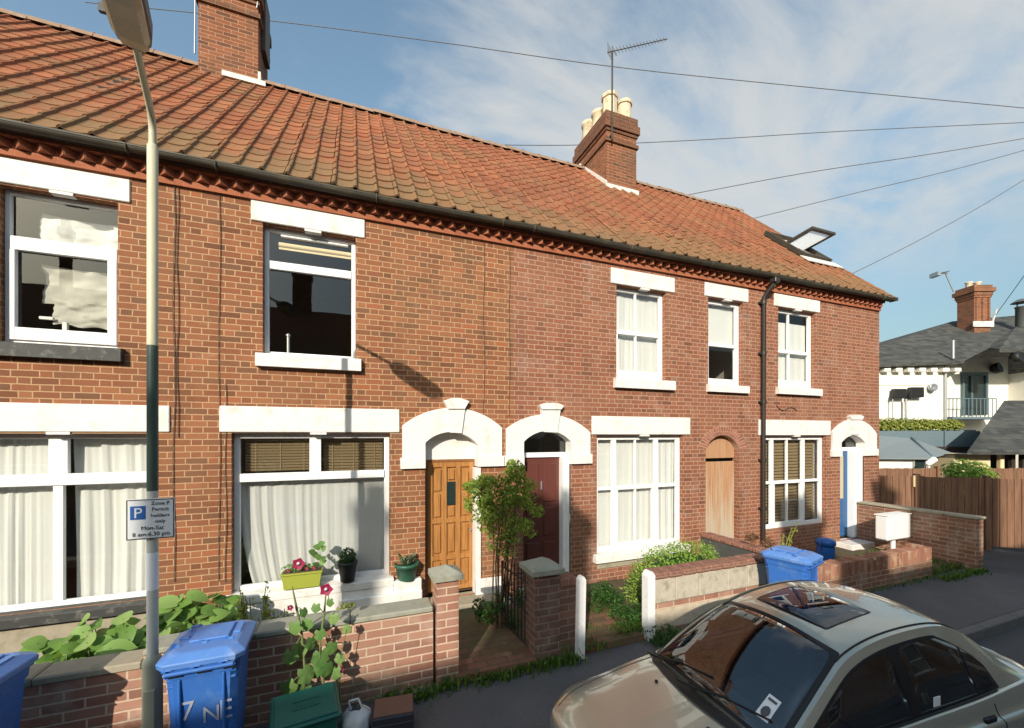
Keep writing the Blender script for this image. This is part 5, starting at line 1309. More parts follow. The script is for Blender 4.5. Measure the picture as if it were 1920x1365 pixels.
p=thing('white_box','white box cabinet on a short post left of the end garden wall','cabinet',((x0+x1)/2,Y,.19))
m=MB(); m.bbox(x0,x1,Y-.12,Y+.12,z0,z1,.03); m.bbox(x0-.012,x1+.012,Y-.135,Y+.13,z1-.012,z1+.012,.008); m.build('cabinet',MAT['whitebox'],p)
m=MB(); m.tube([((x0+x1)/2,Y,.15),((x0+x1)/2,Y,z0+.01)],.045,10); m.build('post',MAT['whitebox'],p)
# ================================================================== THE CAR (local: x forward, y to its left, z up)
def cr(pts,t):
    n=len(pts)-1; t=max(0,min(.99999,t))*n; i=int(t); f=t-i
    p0,p1,p2,p3=pts[max(0,i-1)],pts[i],pts[i+1],pts[min(n,i+2)]
    return tuple(.5*((2*b)+(c-a)*f+(2*a-5*b+4*c-d)*f*f+(-a+3*b-3*c+d)*f**3) for a,b,c,d in zip(p0,p1,p2,p3))
def inside(p,poly):
    c=False; j=len(poly)-1
    for i in range(len(poly)):
        a,b=poly[i],poly[j]
        if (a[1]>p[1])!=(b[1]>p[1]) and p[0]<(b[0]-a[0])*(p[1]-a[1])/(b[1]-a[1])+a[0]: c=not c
        j=i
    return c
def rounded(poly,r,n=5):
    out=[]; m=len(poly)
    for i in range(m):
        p=Vector(poly[i]); a=Vector(poly[i-1]); b=Vector(poly[(i+1)%m]); ri=r[i] if isinstance(r,(list,tuple)) else r
        da=(a-p); db=(b-p); ra=min(ri,da.length*.45); rb=min(ri,db.length*.45); s=p+da.normalized()*ra; e=p+db.normalized()*rb
        for k in range(n+1):
            t=k/n; out.append(tuple((1-t)**2*s+2*t*(1-t)*p+t*t*e))
    return out
def patch(fn,dom,regions,nu,nv):
    """surface fn(u,v) over a rectangle, cut exactly along region outlines. -> {tag: [tris]}, verts"""
    u0,u1,v0,v1=dom; pts=[];edges=[]
    for i in range(nu+1):
        for j in range(nv+1): pts.append((u0+(u1-u0)*i/nu,v0+(v1-v0)*j/nv))
    id_=lambda i,j:i*(nv+1)+j
    for i in range(nu): edges+=[(id_(i,0),id_(i+1,0)),(id_(i,nv),id_(i+1,nv))]
    for j in range(nv): edges+=[(id_(0,j),id_(0,j+1)),(id_(nu,j),id_(nu,j+1))]
    for tg,poly in regions:
        b=len(pts); pts+=list(poly); edges+=[(b+k,b+(k+1)%len(poly)) for k in range(len(poly))]
    r=delaunay_2d_cdt([Vector(p) for p in pts],edges,[],1,1e-6)
    V=[tuple(p) for p in r[0]]; out={}
    for f in r[2]:
        c=(sum(V[i][0] for i in f)/len(f),sum(V[i][1] for i in f)/len(f)); tg='paint'
        for t_,poly in regions:
            if inside(c,poly): tg=t_
        out.setdefault(tg,[]).append(tuple(f))
    return [Vector(fn(*p)) for p in V],out
car=thing('car','beige saloon car with a dark glass sunroof parked at the kerb','car',(0,0,0))
CB={k:MB() for k in ('body','trim','windscreen','rear_window','side_window','sunroof')}
CARMAT={'body':'carpaint','trim':'cartrim','windscreen':'carglass','rear_window':'carglass','side_window':'carglass','sunroof':'carglass'}
# roof rail (left side) from cowl corner to boot corner: (x,y,z)
RAIL=[(.86,.66,.895),(.64,.645,1.060),(.37,.605,1.235),(.12,.565,1.360),(-.18,.555,1.440),(-.55,.555,1.475),(-.90,.55,1.462),(-1.14,.545,1.400),(-1.38,.565,1.265),(-1.62,.60,1.095),(-1.80,.63,.990)]
BELT=[(.86,.70,.895),(.64,.715,.902),(.37,.725,.913),(.12,.73,.922),(-.18,.735,.935),(-.55,.735,.948),(-.90,.735,.960),(-1.14,.73,.970),(-1.38,.72,.978),(-1.62,.705,.980),(-1.80,.69,.975)]
CROWN=[0.030,.055,.065,.062,.060,.062,.062,.058,.055,.05,.035]
def top(t,v): # v -1..1 across
    r=cr(RAIL,t); c=cr([(q,) for q in CROWN],t)[0]; y=r[1]*v
    xs=-.0; bow=(1-v*v)
    xo=(.085*bow*(1-t/.3) if t<.3 else 0)+(-.07*bow*((t-.7)/.3) if t>.7 else 0)
    return (r[0]+xo,y,r[2]+c*(1-v*v)*1.25-.012*abs(v)**8)
cowl_t,hdr_t=.0,.30
ws=rounded([(.018,-.90),(.285,-.865),(.285,.865),(.018,.90)],[.02,.06,.06,.02])
wsb=rounded([(-.0+.002,-.965),(.305,-.93),(.305,.93),(.002,.965)],[.01,.05,.05,.01])
rw=rounded([(.735,-.86),(.93,-.90),(.93,.90),(.735,.86)],.04); rwb=rounded([(.715,-.91),(.95,-.95),(.95,.95),(.715,.91)],.04)
sr=rounded([(.350,-.57),(.487,-.57),(.487,.57),(.350,.57)],[.03,.03,.03,.03]); srb=rounded([(.343,-.60),(.494,-.60),(.494,.60),(.343,.60)],.035)
V,T=patch(top,(0,1,-1,1),[('trim',wsb),('windscreen',ws),('trim',rwb),('rear_window',rw),('trim',srb),('sunroof',sr)],64,26)
def addp(V,T,flip=False):
    for tg,fs in T.items(): CB['body' if tg=='paint' else tg].add(V,[tuple(reversed(f)) for f in fs] if flip else fs,0,True)
addp(V,T)
# side panels with cut windows
def tofx(x):
    lo,hi=0.0,1.0
    for _ in range(40):
        m=(lo+hi)/2
        if cr(RAIL,m)[0]>x: lo=m
        else: hi=m
    return lo
def side(sgn):
    def fn(t,h):
        r=cr(RAIL,t); b=cr(BELT,t); bul=.018*math.sin(math.pi*h)*min(1,(r[2]-b[2])*4)
        return (b[0]+(r[0]-b[0])*h, sgn*(b[1]+(r[1]-b[1])*h+bul), b[2]+(r[2]-b[2])*h)
    def hz(x,z):
        t=tofx(x); r=cr(RAIL,t); b=cr(BELT,t); return (t,max(.001,(z-b[2])/max(1e-4,(r[2]-b[2]))))
    def rail_z(x,d): 
        t=tofx(x); return cr(RAIL,t)[2]-d
    def outline(xs_top,zb,d,rear):
        pts=[]
        n=26; xa,xb=xs_top
        for i in range(n+1): # bottom front->rear
            x=xa+(rear-xa)*i/n; pts.append(hz(x,cr(BELT,tofx(x))[2]+zb))
        for i in range(n+1): # top rear->front
            u=i/n; x=rear+(xa-rear)*u
            z=min(rail_z(x,d),cr(BELT,tofx(x))[2]+zb+.62*max(0,(x-rear))**.52+.001)
            z=max(z,cr(BELT,tofx(x))[2]+zb+.0005)
            pts.append(hz(x,z))
        # drop duplicates
        o=[pts[0]]
        for p in pts[1:]:
            if (Vector(p)-Vector(o[-1])).length>.0025: o.append(p)
        if (Vector(o[0])-Vector(o[-1])).length<.0025: o.pop()
        return o
    big=outline((.66,0),.006,.055,-1.35)
    def cutwin(xa,xb,zb,d,lean_a=0,lean_b=0,rear=-1.31):
        pts=[];n=14
        for i in range(n+1):
            x=xa+(xb-xa)*i/n; pts.append(hz(x,cr(BELT,tofx(x))[2]+zb))
        for i in range(n+1):
            x0=xb+(xa-xb)*i/n; u=i/n
            x=x0+lean_b*(1-u)+lean_a*u
            x=min(max(x,rear+.01),.60)
            z=min(rail_z(x,d),cr(BELT,tofx(x))[2]+zb+.60*max(0,(x-rear))**.52+.001)
            z=max(z,cr(BELT,tofx(x))[2]+zb+.002); pts.append(hz(x,z))
        o=[pts[0]]
        for p in pts[1:]:
            if (Vector(p)-Vector(o[-1])).length>.003: o.append(p)
        if (Vector(o[0])-Vector(o[-1])).length<.003: o.pop()
        return o
    regs=[('trim',big),('side_window',cutwin(.56,-.29,.028,.078,-.0,.03)),('side_window',cutwin(-.40,-1.05,.028,.078,.03,.02)),('side_window',cutwin(-1.09,-1.28,.03,.080,.03,.0))]
    V,T=patch(fn,(0.0,1,0,1),regs,70,12); addp(V,T,sgn<0)
side(1); side(-1)
# lower body sections: (x, [(y,z)...]) sill -> centreline of bonnet / boot
def sect(x,sill,w,zc,sh_y,sh_z,top_z,cen_z):
    return [(x,w*.93,sill),(x,w*.985,sill+.16),(x,w,zc-.06),(x,w*.992,zc),(x,w*.955,zc+.035),(x,sh_y+.03,sh_z-.015),(x,sh_y,sh_z),(x,sh_y*.75,top_z),(x,sh_y*.38,cen_z-.006),(x,0,cen_z)]
SEC=[sect(2.00,.30,.46,.48,.42,.54,.555,.56),sect(1.96,.22,.66,.52,.58,.60,.62,.63),sect(1.85,.20,.755,.58,.64,.665,.695,.705),sect(1.70,.20,.80,.64,.68,.715,.755,.768),
     sect(1.40,.20,.815,.69,.70,.772,.815,.830),sect(1.15,.20,.82,.72,.71,.818,.858,.876),sect(.95,.20,.82,.74,.705,.855,.885,.905),sect(.76,.20,.82,.755,.70,.89,.90,.91),
     sect(.30,.20,.825,.775,.727,.915,.915,.915),sect(-.40,.20,.825,.795,.735,.943,.94,.94),sect(-1.0,.20,.825,.81,.735,.962,.96,.96),sect(-1.50,.20,.82,.815,.715,.978,.97,.97),
     sect(-1.78,.20,.80,.815,.69,.975,.985,.99),sect(-1.98,.20,.77,.80,.66,.955,.985,.998),sect(-2.10,.24,.72,.76,.62,.90,.95,.965),sect(-2.16,.34,.66,.66,.58,.74,.76,.77)]
def lowfn(u,v,sgn):
    n=len(SEC)-1
    rows=[cr(s_,v) for s_ in SEC]
    p=cr(rows,u); return (p[0],sgn*p[1],p[2])
NU,NV=96,30
for sgn in (1,-1):
    vs=[lowfn(i/NU,j/NV,sgn) for i in range(NU+1) for j in range(NV+1)]; fs=[]
    for i in range(NU):
        for j in range(NV):
            q=[i*(NV+1)+j,(i+1)*(NV+1)+j,(i+1)*(NV+1)+j+1,i*(NV+1)+j+1]
            cx_=sum(vs[k][0] for k in q)/4; cy_=abs(sum(vs[k][1] for k in q)/4); cz_=sum(vs[k][2] for k in q)/4
            if -1.78<cx_<.82 and cy_<.70 and cz_>.86: continue
            if any((cx_-wx)**2+(cz_-.27)**2<.33**2 and cz_<.62 for wx in (1.30,-1.22)) and cy_>.5: continue
            fs.append(tuple(q) if sgn<0 else tuple(reversed(q)))
    CB['body'].add(vs,fs,0,True)
m=CB['trim']
# cowl panel, drip channels, belt seal, shut lines
for i in range(14):
    pass
cow=[]
for k in range(25):
    v=-1+2*k/24; a=top(.0,v*.99); cow.append((a[0]+.012,a[1],a[2]-.004))
V=[(p[0]+.085-.02*abs(q),p[1]*1.0,p[2]-.018) for p,q in zip(cow,[-1+2*k/24 for k in range(25)])]
m.add(cow+V,[(k,k+1,26+k,25+k) for k in range(24)],0,True)
for sgn in (1,-1):
    m.tube([Vector(top(t/40,sgn*.925))+Vector((0,0,.003)) for t in range(11,31)],.007,5)
    m.tube([(cr(BELT,t/30)[0],sgn*(cr(BELT,t/30)[1]+.002),cr(BELT,t/30)[2]+.004) for t in range(2,24)],.009,5)
def shut(x,zt_,lean=0): 
    pts=[]
    for k in range(12):
        v=k/14.0*.66
        # find body surface at station x
        best=None
        lo,hi=0.0,1.0
        for _ in range(30):
            mm=(lo+hi)/2
            if lowfn(mm,v,1)[0]>x+lean*v: lo=mm
            else: hi=mm
        pts.append(lowfn(lo,v,1))
    return pts
for x,l in ((-.36,0),(-1.22,.10),(.78,0)):
    for sgn in (1,-1): m.tube([(p[0],sgn*(p[1]+.0005),p[2]) for p in shut(x,.9,l)],.0045,4)
# bonnet edges
for sgn in (1,-1):
    pts=[]
    for k in range(16):
        u=.10+.32*k/15; p=lowfn(u,.70,sgn); pts.append((p[0],p[1],p[2]+.001))
    m.tube(pts,.0035,4)
# wipers
for y0_,y1_ in ((-.10,.52),(-.60,.02)):
    a=Vector(top(.005,y0_/.66)); b=Vector(top(.055,(y1_)/.66)); a.z+=.02; b.z+=.018; a.x+=.02
    m.tube([a,a.lerp(b,.5)+Vector((.0,0,.012)),b],.008,5); m.tube([a+Vector((.05,-.08,-.01)),a+Vector((.02,.1,.015)),a.lerp(b,.5)+Vector((0,0,.02))],.010,5)
for y_ in (-.30,.30): m.lathe([(.014,0),(.014,.012),(0,.02)],8,0,(1.12,y_,.876))
ORDER=('body','trim','windscreen','rear_window','side_window','sunroof')
CO={}
for k in ORDER:
    CO[k]=CB[k].build(k,MAT[CARMAT[k]],car)
# split near and far windows is unnecessary: one glazing part per face
for sgn in (1,-1):
    for x in (-.98,-.10):
        pass
for x in (-.27,-1.05):
    pts=shut(x,.9); p=pts[9]
    for sgn in (1,-1):
        hd=MB(); ya,yb_=sorted((sgn*(p[1]-.01),sgn*(p[1]+.018))); hd.bbox(x-.07,x+.07,ya,yb_,.795,.865,.012); hd.build('door_handle',MAT['cartrim'],CO['body'])
for sgn in (1,-1):
    for x in (1.30,-1.22):
        w=MB(); Mw=Matrix.Translation((x,sgn*.70,.27))@Matrix.Rotation(R(90),4,'X')
        w.lathe([(.17,-.09),(.24,-.095),(.268,-.07),(.27,0),(.268,.07),(.24,.095),(.17,.09)],28,0,(0,0,0),True,Mw); W_=w.build('wheel',MAT['tyre'],car)
        rm=MB(); rm.lathe([(.0,-.05),(.06,-.06),(.16,-.07),(.175,-.085),(.175,.085),(.16,.07),(.06,.06),(.0,.05)],24,0,(0,0,0),True,Mw); rm.build('rim',MAT['rim'],W_)
    l=MB(); l.bbox(1.74,1.90,min(sgn*.42,sgn*.66),max(sgn*.42,sgn*.66),.52,.63,.03); l.build('headlight',MAT['clearlens'],car)
    l=MB(); l.bbox(-2.135,-2.02,min(sgn*.40,sgn*.68),max(sgn*.40,sgn*.68),.70,.86,.03); l.build('tail_light',MAT['redlens'],car)
pl=MB(); pl.bbox(1.92,2.02,-.74+.3,.74-.3,.30,.42,.03); pl.build('bumper',MAT['carpaint'],car)
bs=MB(); bs.tube([(-1.93,-.62,.965),(-1.99,-.40,.995),(-2.01,0,1.005),(-1.99,.40,.995),(-1.93,.62,.965)],[.012,.026,.028,.026,.012],8); bs.build('boot_spoiler',MAT['carpaint'],car)
# interior
it=MB(); it.bbox(-1.75,.85,-.66,.66,.30,.36,.02); it.bbox(-1.80,-1.30,-.64,.64,.36,.90,.05); it.bbox(.50,.98,-.64,.64,.60,.865,.05)
it.box(-1.3,.9,.665,.70,.36,.90); it.box(-1.3,.9,-.70,-.665,.36,.90); it.build('cabin_lining',MAT['dash'],car)
for y_ in (.36,-.36):
    s_=MB(); s_.bbox(-.42,.10,y_-.25,y_+.25,.36,.56,.06)
    Ms=Matrix.Translation((-.38,y_,.52))@Matrix.Rotation(R(-16),4,'Y'); s_.bbox(-.07,.07,-.24,.24,0,.52,.06,0,Ms); s_.bbox(-.05,.05,-.12,.12,.56,.74,.04,0,Ms); s_.build('front_seat',MAT['seat'],car)
s_=MB(); s_.bbox(-1.20,-.78,-.62,.62,.36,.55,.06); Ms=Matrix.Translation((-1.16,0,.52))@Matrix.Rotation(R(-20),4,'Y'); s_.bbox(-.08,.08,-.62,.62,0,.46,.06,0,Ms); s_.bbox(-.05,.05,.2,.48,.47,.60,.04,0,Ms); s_.bbox(-.05,.05,-.48,-.2,.47,.60,.04,0,Ms); s_.build('rear_seat',MAT['seat'],car)
sw=MB(); Ms=Matrix.Translation((.42,-.36,.80))@Matrix.Rotation(R(-62),4,'Y'); 
sw.tube([Ms@Vector((.18*math.cos(k*.3142),.18*math.sin(k*.3142),0)) for k in range(21)],.014,6,0,False); sw.tube([Ms@Vector((-.18,0,0)),Ms@Vector((.18,0,0))],.016,5); sw.build('steering_wheel',MAT['cartrim'],car)
mr=MB(); mr.bbox(.22,.25,-.11,.11,1.20,1.26,.012); mr.build('rear_view_mirror',MAT['cartrim'],car)
# permit sticker inside the windscreen, small sticker in the rear door glass
def on_ws(t,v,lift): 
    p=Vector(top(t,v)); du_=(Vector(top(t+.01,v))-p).normalized(); dv_=(Vector(top(t,v+.02))-p).normalized(); n=du_.cross(dv_).normalized()
    if n.z<0: n=-n
    return p+n*lift
stk=MB(); q=[on_ws(t,v,.003) for t,v in ((.050,.62),(.050,.76),(.105,.755),(.105,.62))]; stk.add(q+[p+Vector((-.002,0,-.002)) for p in q],[(0,1,2,3),(7,6,5,4),(0,4,5,1),(2,6,7,3),(1,5,6,2),(3,7,4,0)])
ST=stk.build('permit_sticker',MAT['signwhite'],CO['windscreen'])
mk=MB(); q=[on_ws(t,v,.006) for t,v in ((.092,.64),(.092,.735),(.098,.735),(.098,.64))]; mk.add(q,[(0,1,2,3)]); mk.build('sticker_stripe',MAT['seat'],ST); mk=MB(); q=[on_ws(.068+.012*math.cos(k*.628),.69+.045*math.sin(k*.628),.006) for k in range(10)]; mk.add(q,[tuple(range(10))]); mk.build('sticker_print',MAT['seat'],ST)
b=cr(BELT,tofx(-.52)); ss=MB(); ss.bbox(-.57,-.50,b[1]+.012-.006,b[1]+.0125,b[2]+.06,b[2]+.13,.001); ss.build('window_sticker',MAT['signwhite'],CO['side_window'])
CAR_S,CAR_X,CAR_Y,CAR_YAW,CAR_ROLL=.905,3.20,-3.86,R(175.8),R(0)
car.scale=(CAR_S,)*3; car.location=(CAR_X,CAR_Y,0); car.rotation_euler=(CAR_ROLL,0,CAR_YAW)
# ================================================================== RIGHT BACKGROUND
def fenceline(label,A,B_,z1,group,seed,posts=(),pale=()):
    random.seed(seed); A=Vector(A);B_=Vector(B_); d=(B_-A); L=d.length; d.normalize(); nrm=Vector((-d.y,d.x,0)); ang=math.atan2(d.y,d.x)
    f=thing('board_fence',label,'fence',((A.x+B_.x)/2,(A.y+B_.y)/2,0),0,group)
    M=Matrix.Translation(A)@Matrix.Rotation(ang,4,'Z')
    m=MB(); x=0
    while x<L-.02:
        e=min(x+.125,L); j=random.uniform(-.006,.006); m.bbox(x+.003,e-.003,j-.012,j+.012,.10,z1+random.uniform(-.012,.012),.004,0,M); x=e
    m.build('boards',MAT['fence'],f)
    m=MB()
    for z in (.35,1.0,z1-.25): m.box(0,L,.013,.06,z-.04,z+.04,0,M)
    m.build('rails',MAT['fence'],f)
    for x in posts:
        m=MB(); m.bbox(x-.05,x+.05,-.06,.07,0,z1+.06,.008,0,M); m.build('fence_post',MAT['fence'],f)
    for x in pale:
        m=MB(); m.bbox(x-.035,x+.035,-.055,-.013,z1-.26,z1+.02,.006,0,M); m.build('pale_batten',MAT['pubyellow'],f)
    return f
fA=Vector((12.1,.45,0)); fB=Vector((15.6,-2.55,0))
fenceline('tall brown board fence behind the end garden wall, half in shadow',fA,fB,1.70,'brown board fences',5,(.05,1.1,2.4,4.5),(1.05,))
p1=wfar(1600,878,12.2); p2=wfar(1762,878,12.2)
fenceline('brown board fence rising behind the near fence, under the grey canopy',(p1.x,p1.y,0),(p2.x,p2.y,0),p1.z,'brown board fences',6,(2.5,))
p1=wfar(1846,878,12.6); p2=wfar(1990,878,12.6)
fenceline('lower brown board fence in front of the slate-roofed outbuilding',(p1.x,p1.y,0),(p2.x,p2.y,0),p1.z,'brown board fences',7,(1.3,))
random.seed(81)
c=wfar(1812,884,10.4); lf=MB(); clump(lf,c,(.58,.45,.34),1500,.075,.05,.45); clump(lf,c+Vector((.45,-.1,-.10)),(.45,.3,.22),500,.07,.045,.4); clump(lf,c+Vector((-.1,0,-1.0)),(.5,.4,.9),900,.075,.05,.4)
sh=thing('overhanging_shrub','bright green shrub spilling over the tall brown fence','shrub',(c.x,c.y,0)); lf.build('leaves',MAT['leaf_bush'],sh)
st=MB()
for i in range(5): a=i*1.25; st.tube([(c.x,c.y,0),(c.x+.12*math.cos(a),c.y+.1*math.sin(a),.9),(c.x+.4*math.cos(a),c.y+.3*math.sin(a),c.z)],[.03,.02,.008],5)
st.build('stems',MAT['bark'],sh)
# local frame facing the camera heading for the yard buildings
def loc(px,py,zc): la,zc,z=far(px,py,zc); return la,z
def base(la,zc): return Vector((zc*SA+la*CA,-D+zc*CA-la*SA,0))
class Local:
    """things of the yard are built in a frame turned by the yard's own angle, then set down at their base"""
    def __init__(s,la,zc): s.la=la; s.zc=zc; s.b=base(la,zc)
    def place(s,o): o.location=s.b; o.rotation_euler=(0,0,-YAW); return o
    def x(s,px,zc=None): return (zc or s.zc)*(px-CX)/F_PX-s.la
    def z(s,py,zc=None): return EYE+(HY-py)/F_PX*(zc or s.zc)
def lthing(L,name,label,cat,group=None): return thing(name,label,cat,(0,0,0),0,group)
# --- white public house
L=Local(22.0,22.0); pub=lthing(L,'pub_building','white rendered pub with slate hipped roof beyond the fences','pub')
ze=L.z(688); xl=L.x(1540); xr=L.x(1772)
m=MB(); m.box(xl,xr,0,9,0,ze); x2=L.x(1890,24.5); m.box(xr+.002,x2,2.5,9,0,L.z(655,24.5)); m.box(x2+.002,x2+9,.2,9,0,L.z(690,22.2)); 
m.box(xl,xr-.4,-.05,-.002,L.z(722),L.z(718)); m.build('wall',MAT['pubwhite'],pub)
m=MB()
zr=9.9; y0=-.45
e0=(xl-.4,y0,ze-.05); e1=(xr+.55,y0,ze+.25); r0=(L.x(1795,26.5),4.8,L.z(600,26.5)); r1=(L.x(2100,26.5),4.8,L.z(572,26.5)); 
b0=(xl-.4,10,ze-.05)
e2=(L.x(1880,23.4),1.4,L.z(640,23.4)); e3=(L.x(1870,21.8),-.3,L.z(655,21.8)); e4=(L.x(2100,21.8),-.3,L.z(655,21.8))
m.add([e0,e1,r0],[(0,1,2)]); m.add([e1,e2,r1,r0],[(0,1,2,3)]); m.add([e2,(L.x(2100,23.4),1.4,L.z(640,23.4)),r1],[(0,1,2)]); m.add([e0,r0,b0],[(0,1,2)]); m.add([b0,r0,r1,(r1[0],10,ze)],[(0,1,2,3)])
m.add([e3,e4,(L.x(2100,24),2.0,L.z(608,24)),(L.x(1905,24),2.0,L.z(613,24))],[(0,1,2,3)]); m.add([e3,(L.x(1905,24),2.0,L.z(613,24)),(L.x(1850,23),1.0,L.z(652,23))],[(0,1,2)])
# eaves soffits give the roof its depth
m.add([e0,e1,(e1[0],e1[1]+.02,e1[2]-.16),(e0[0],e0[1]+.02,e0[2]-.16)],[(3,2,1,0)]); m.add([e3,e4,(e4[0],e4[1],e4[2]-.18),(e3[0],e3[1],e3[2]-.18)],[(3,2,1,0)])
m.add([(e0[0],e0[1],e0[2]-.16),(e1[0],e1[1],e1[2]-.16),(e1[0],.1,e1[2]-.16),(e0[0],.1,e0[2]-.16)],[(0,1,2,3)])
m.add([(e3[0],e3[1],e3[2]-.18),(e4[0],e4[1],e4[2]-.18),(e4[0],1.0,e4[2]-.18),(e3[0],1.0,e3[2]-.18)],[(0,1,2,3)])
RF=m.build('roof',MAT['slate'],pub)
x=xl
while x<xr+.3: m=MB(); m.bbox(x,x+.34,-.33,-.02,ze-.30,ze-.10,.02); m.build('eaves_bracket',MAT['pubwhite'],pub); x+=.62
x=x2-.5
while x<x2+3: m=MB(); m.bbox(x,x+.3,-.15,.19,L.z(690,22.2)+.45,L.z(690,22.2)+.62,.02); m.build('eaves_bracket',MAT['pubwhite'],pub); x+=.7
cx0,cx1=L.x(1806,25.4),L.x(1836,25.4); zb_,zt_=L.z(612,25.4)-.6,L.z(541,25.4)
m=MB(); m.box(cx0,cx1,2.8,3.75,zb_,zt_-.6,0)
for i,(e,za,zz) in enumerate(((.04,zt_-.75,zt_-.62),(.08,zt_-.62,zt_-.42),(.16,zt_-.42,zt_-.18),(.06,zt_-.18,zt_))): m.box(cx0-e,cx1+e,2.8-e,3.75+e,za,zz,0)
for k in range(3): m.box(cx0+.08+k*(cx1-cx0-.26)/2,cx0+.18+k*(cx1-cx0-.26)/2,2.74,2.799,zb_+.6,zt_-.8,0)
CH=m.build('chimney',[MAT['brick_stack']],pub)
for px in (1810,1826): 
    m=MB(); X=L.x(px,25.4); m.lathe([(.16,0),(.15,.22),(.19,.25),(.19,.30),(.12,.31)],10,0,(X,3.2,zt_)); m.build('chimney_pot',MAT['pot'],CH)
m=MB(); m.box(cx0-.15,cx1+.1,2.70,2.738,L.z(618,25.4),L.z(608,25.4)); m.prism([(cx1+.02,L.z(612,25.4)-.05),(L.x(1845,25.4),L.z(588,25.4)),(L.x(1845,25.4),L.z(584,25.4)),(cx1+.02,L.z(608,25.4))],2.7,2.78); m.build('flashing',MAT['lead'],CH,True)
m=MB(); X=L.x(1908,24.6); m.lathe([(.26,-.8),(.26,1.05),(.30,1.07),(.30,1.12)],14,0,(X,2.4,L.z(612,24.6))); m.lathe([(.46,1.36),(.20,1.55),(0,1.6)],14,0,(X,2.4,L.z(612,24.6)))
for a in range(4): m.tube([(X+.24*math.cos(a*1.57),2.4+.24*math.sin(a*1.57),L.z(612,24.6)+1.0),(X+.24*math.cos(a*1.57),2.4+.24*math.sin(a*1.57),L.z(612,24.6)+1.40)],.02,5)
m.build('flue',MAT['lampmetal'],pub)
m=MB(); m.tube([(L.x(1770),-.08,L.z(682)),(L.x(1770),-.08,L.z(800))],.06,8); m.tube([(L.x(1789,21.6),-.35,L.z(672,21.6)),(L.x(1789,21.6),-.35,L.z(638,21.6))],.07,8); m.build('downpipe',MAT['steel'],pub)
dx0,dx1=L.x(1804,24.4),L.x(1852,24.4); m=MB(); zt_,zb_=L.z(698,24.4),L.z(778,24.4)
m.box(dx0,dx1,2.36,2.499,zt_-.2,zt_); m.box(dx0,dx0+.12,2.36,2.499,zb_,zt_-.2); m.box(dx1-.12,dx1,2.36,2.499,zb_,zt_-.2); m.box((dx0+dx1)/2-.25,(dx0+dx1)/2-.15,2.36,2.499,zb_,zt_-.2)
DR=m.build('door',MAT['doorgrey'],pub); m=MB(); m.box(dx0+.12,dx1-.12,2.44,2.46,zb_,zt_-.2); m.build('pane',MAT['darkglass'],DR)
m=MB(); z0_=L.z(782,23.4); 
for k in range(14): X=L.x(1772,23.4)+k*(L.x(1868,23.4)-L.x(1772,23.4))/13; m.tube([(X,1.4,z0_),(X,1.4,z0_+1.05)],.022,5)
m.tube([(L.x(1772,23.4),1.4,z0_+1.05),(L.x(1868,23.4),1.4,z0_+1.05)],.03,5); m.box(L.x(1772,23.4),L.x(1885,23.4),1.0,2.49,z0_-.12,z0_); m.build('balcony_rail',MAT['bluegrey'],pub)
L.place(pub)
def lobj(L,mb,name,mat,label,cat,group=None,kind=None):
    """mesh thing in the yard frame; origin moved to its own lowest point"""
    xs=[p[0] for p in mb.v]; ys=[p[1] for p in mb.v]; zs_=[p[2] for p in mb.v]; c=Vector(((min(xs)+max(xs))/2,(min(ys)+max(ys))/2,min(zs_)))
    mb.v=[(p[0]-c.x,p[1]-c.y,p[2]-c.z) for p in mb.v]; o=mb.build(name,mat)
    o.location=L.b+Matrix.Rotation(-YAW,3,'Z')@c; o.rotation_euler=(0,0,-YAW); return tag(o,label,cat,group,kind)
for i,(pa_,pb_,py0,py1,lab) in enumerate(((1676,1699,729,747,'black wall floodlight on the white pub, left one of the boxy pair'),(1707,1732,726,745,'black wall floodlight on the white pub, boxy one beside the round lamp'))):
    m=MB(); m.bbox(L.x(pa_,21.7),L.x(pb_,21.7),-.35,-.10,L.z(py1,21.7),L.z(py0,21.7),.03); m.box(L.x((pa_+pb_)/2)-.05,L.x((pa_+pb_)/2)+.05,-.10,.0,L.z(740),L.z(735)); m.prism([(L.x(pa_,21.7)-.12,L.z(py1+2,21.7)),(L.x(pa_,21.7),L.z(py0+4,21.7)),(L.x(pa_,21.7),L.z(py1,21.7))],-.34,-.2)
    lobj(L,m,'floodlight',MAT['black'],lab,'floodlight','floodlights on the pub wall')
m=MB(); Mx=Matrix.Translation((L.x(1742),-.12,L.z(727)))@Matrix.Rotation(R(90),4,'X'); m.lathe([(.10,-.12),(.18,0),(.21,.14),(.17,.15),(0.0,.10)],16,0,(0,0,0),True,Mx); lobj(L,m,'round_lamp',MAT['steel'],'round wall lamp on the white pub right of the boxy floodlights','lamp')
for px,py,zc,lab in ((1862,692,24.4,'black round wall lamp beside the grey pub door in shade'),(1899,672,21.9,'black round wall lamp high on the sunlit right wing of the pub')):
    m=MB(); Mx=Matrix.Translation((L.x(px,zc),zc-22-.06,L.z(py,zc)))@Matrix.Rotation(R(75),4,'X')@Matrix.Rotation(R(20),4,'Y'); m.lathe([(.16,-.14),(.30,.0),(.31,.25),(.27,.26),(0,.2)],18,0,(0,0,0),True,Mx); lobj(L,m,'round_lamp',MAT['black'],lab,'lamp','black round lamps on the pub')
for px,lab in ((1677,'thin grey pole under the left boxy floodlight'),(1702,'thicker grey pole between the two boxy floodlights')):
    m=MB(); m.tube([(L.x(px,21.6),-.3,0),(L.x(px,21.6),-.3,L.z(748,21.6))],.03 if px<1690 else .06,6); lobj(L,m,'pole',MAT['steel'],lab,'pole')
m=MB(); a0=Vector((L.x(1775,25),2.6,L.z(552,25))); a1=Vector((L.x(1759,25),2.6,L.z(516,25))); a2=Vector((L.x(1736,25),2.4,L.z(522,25)))
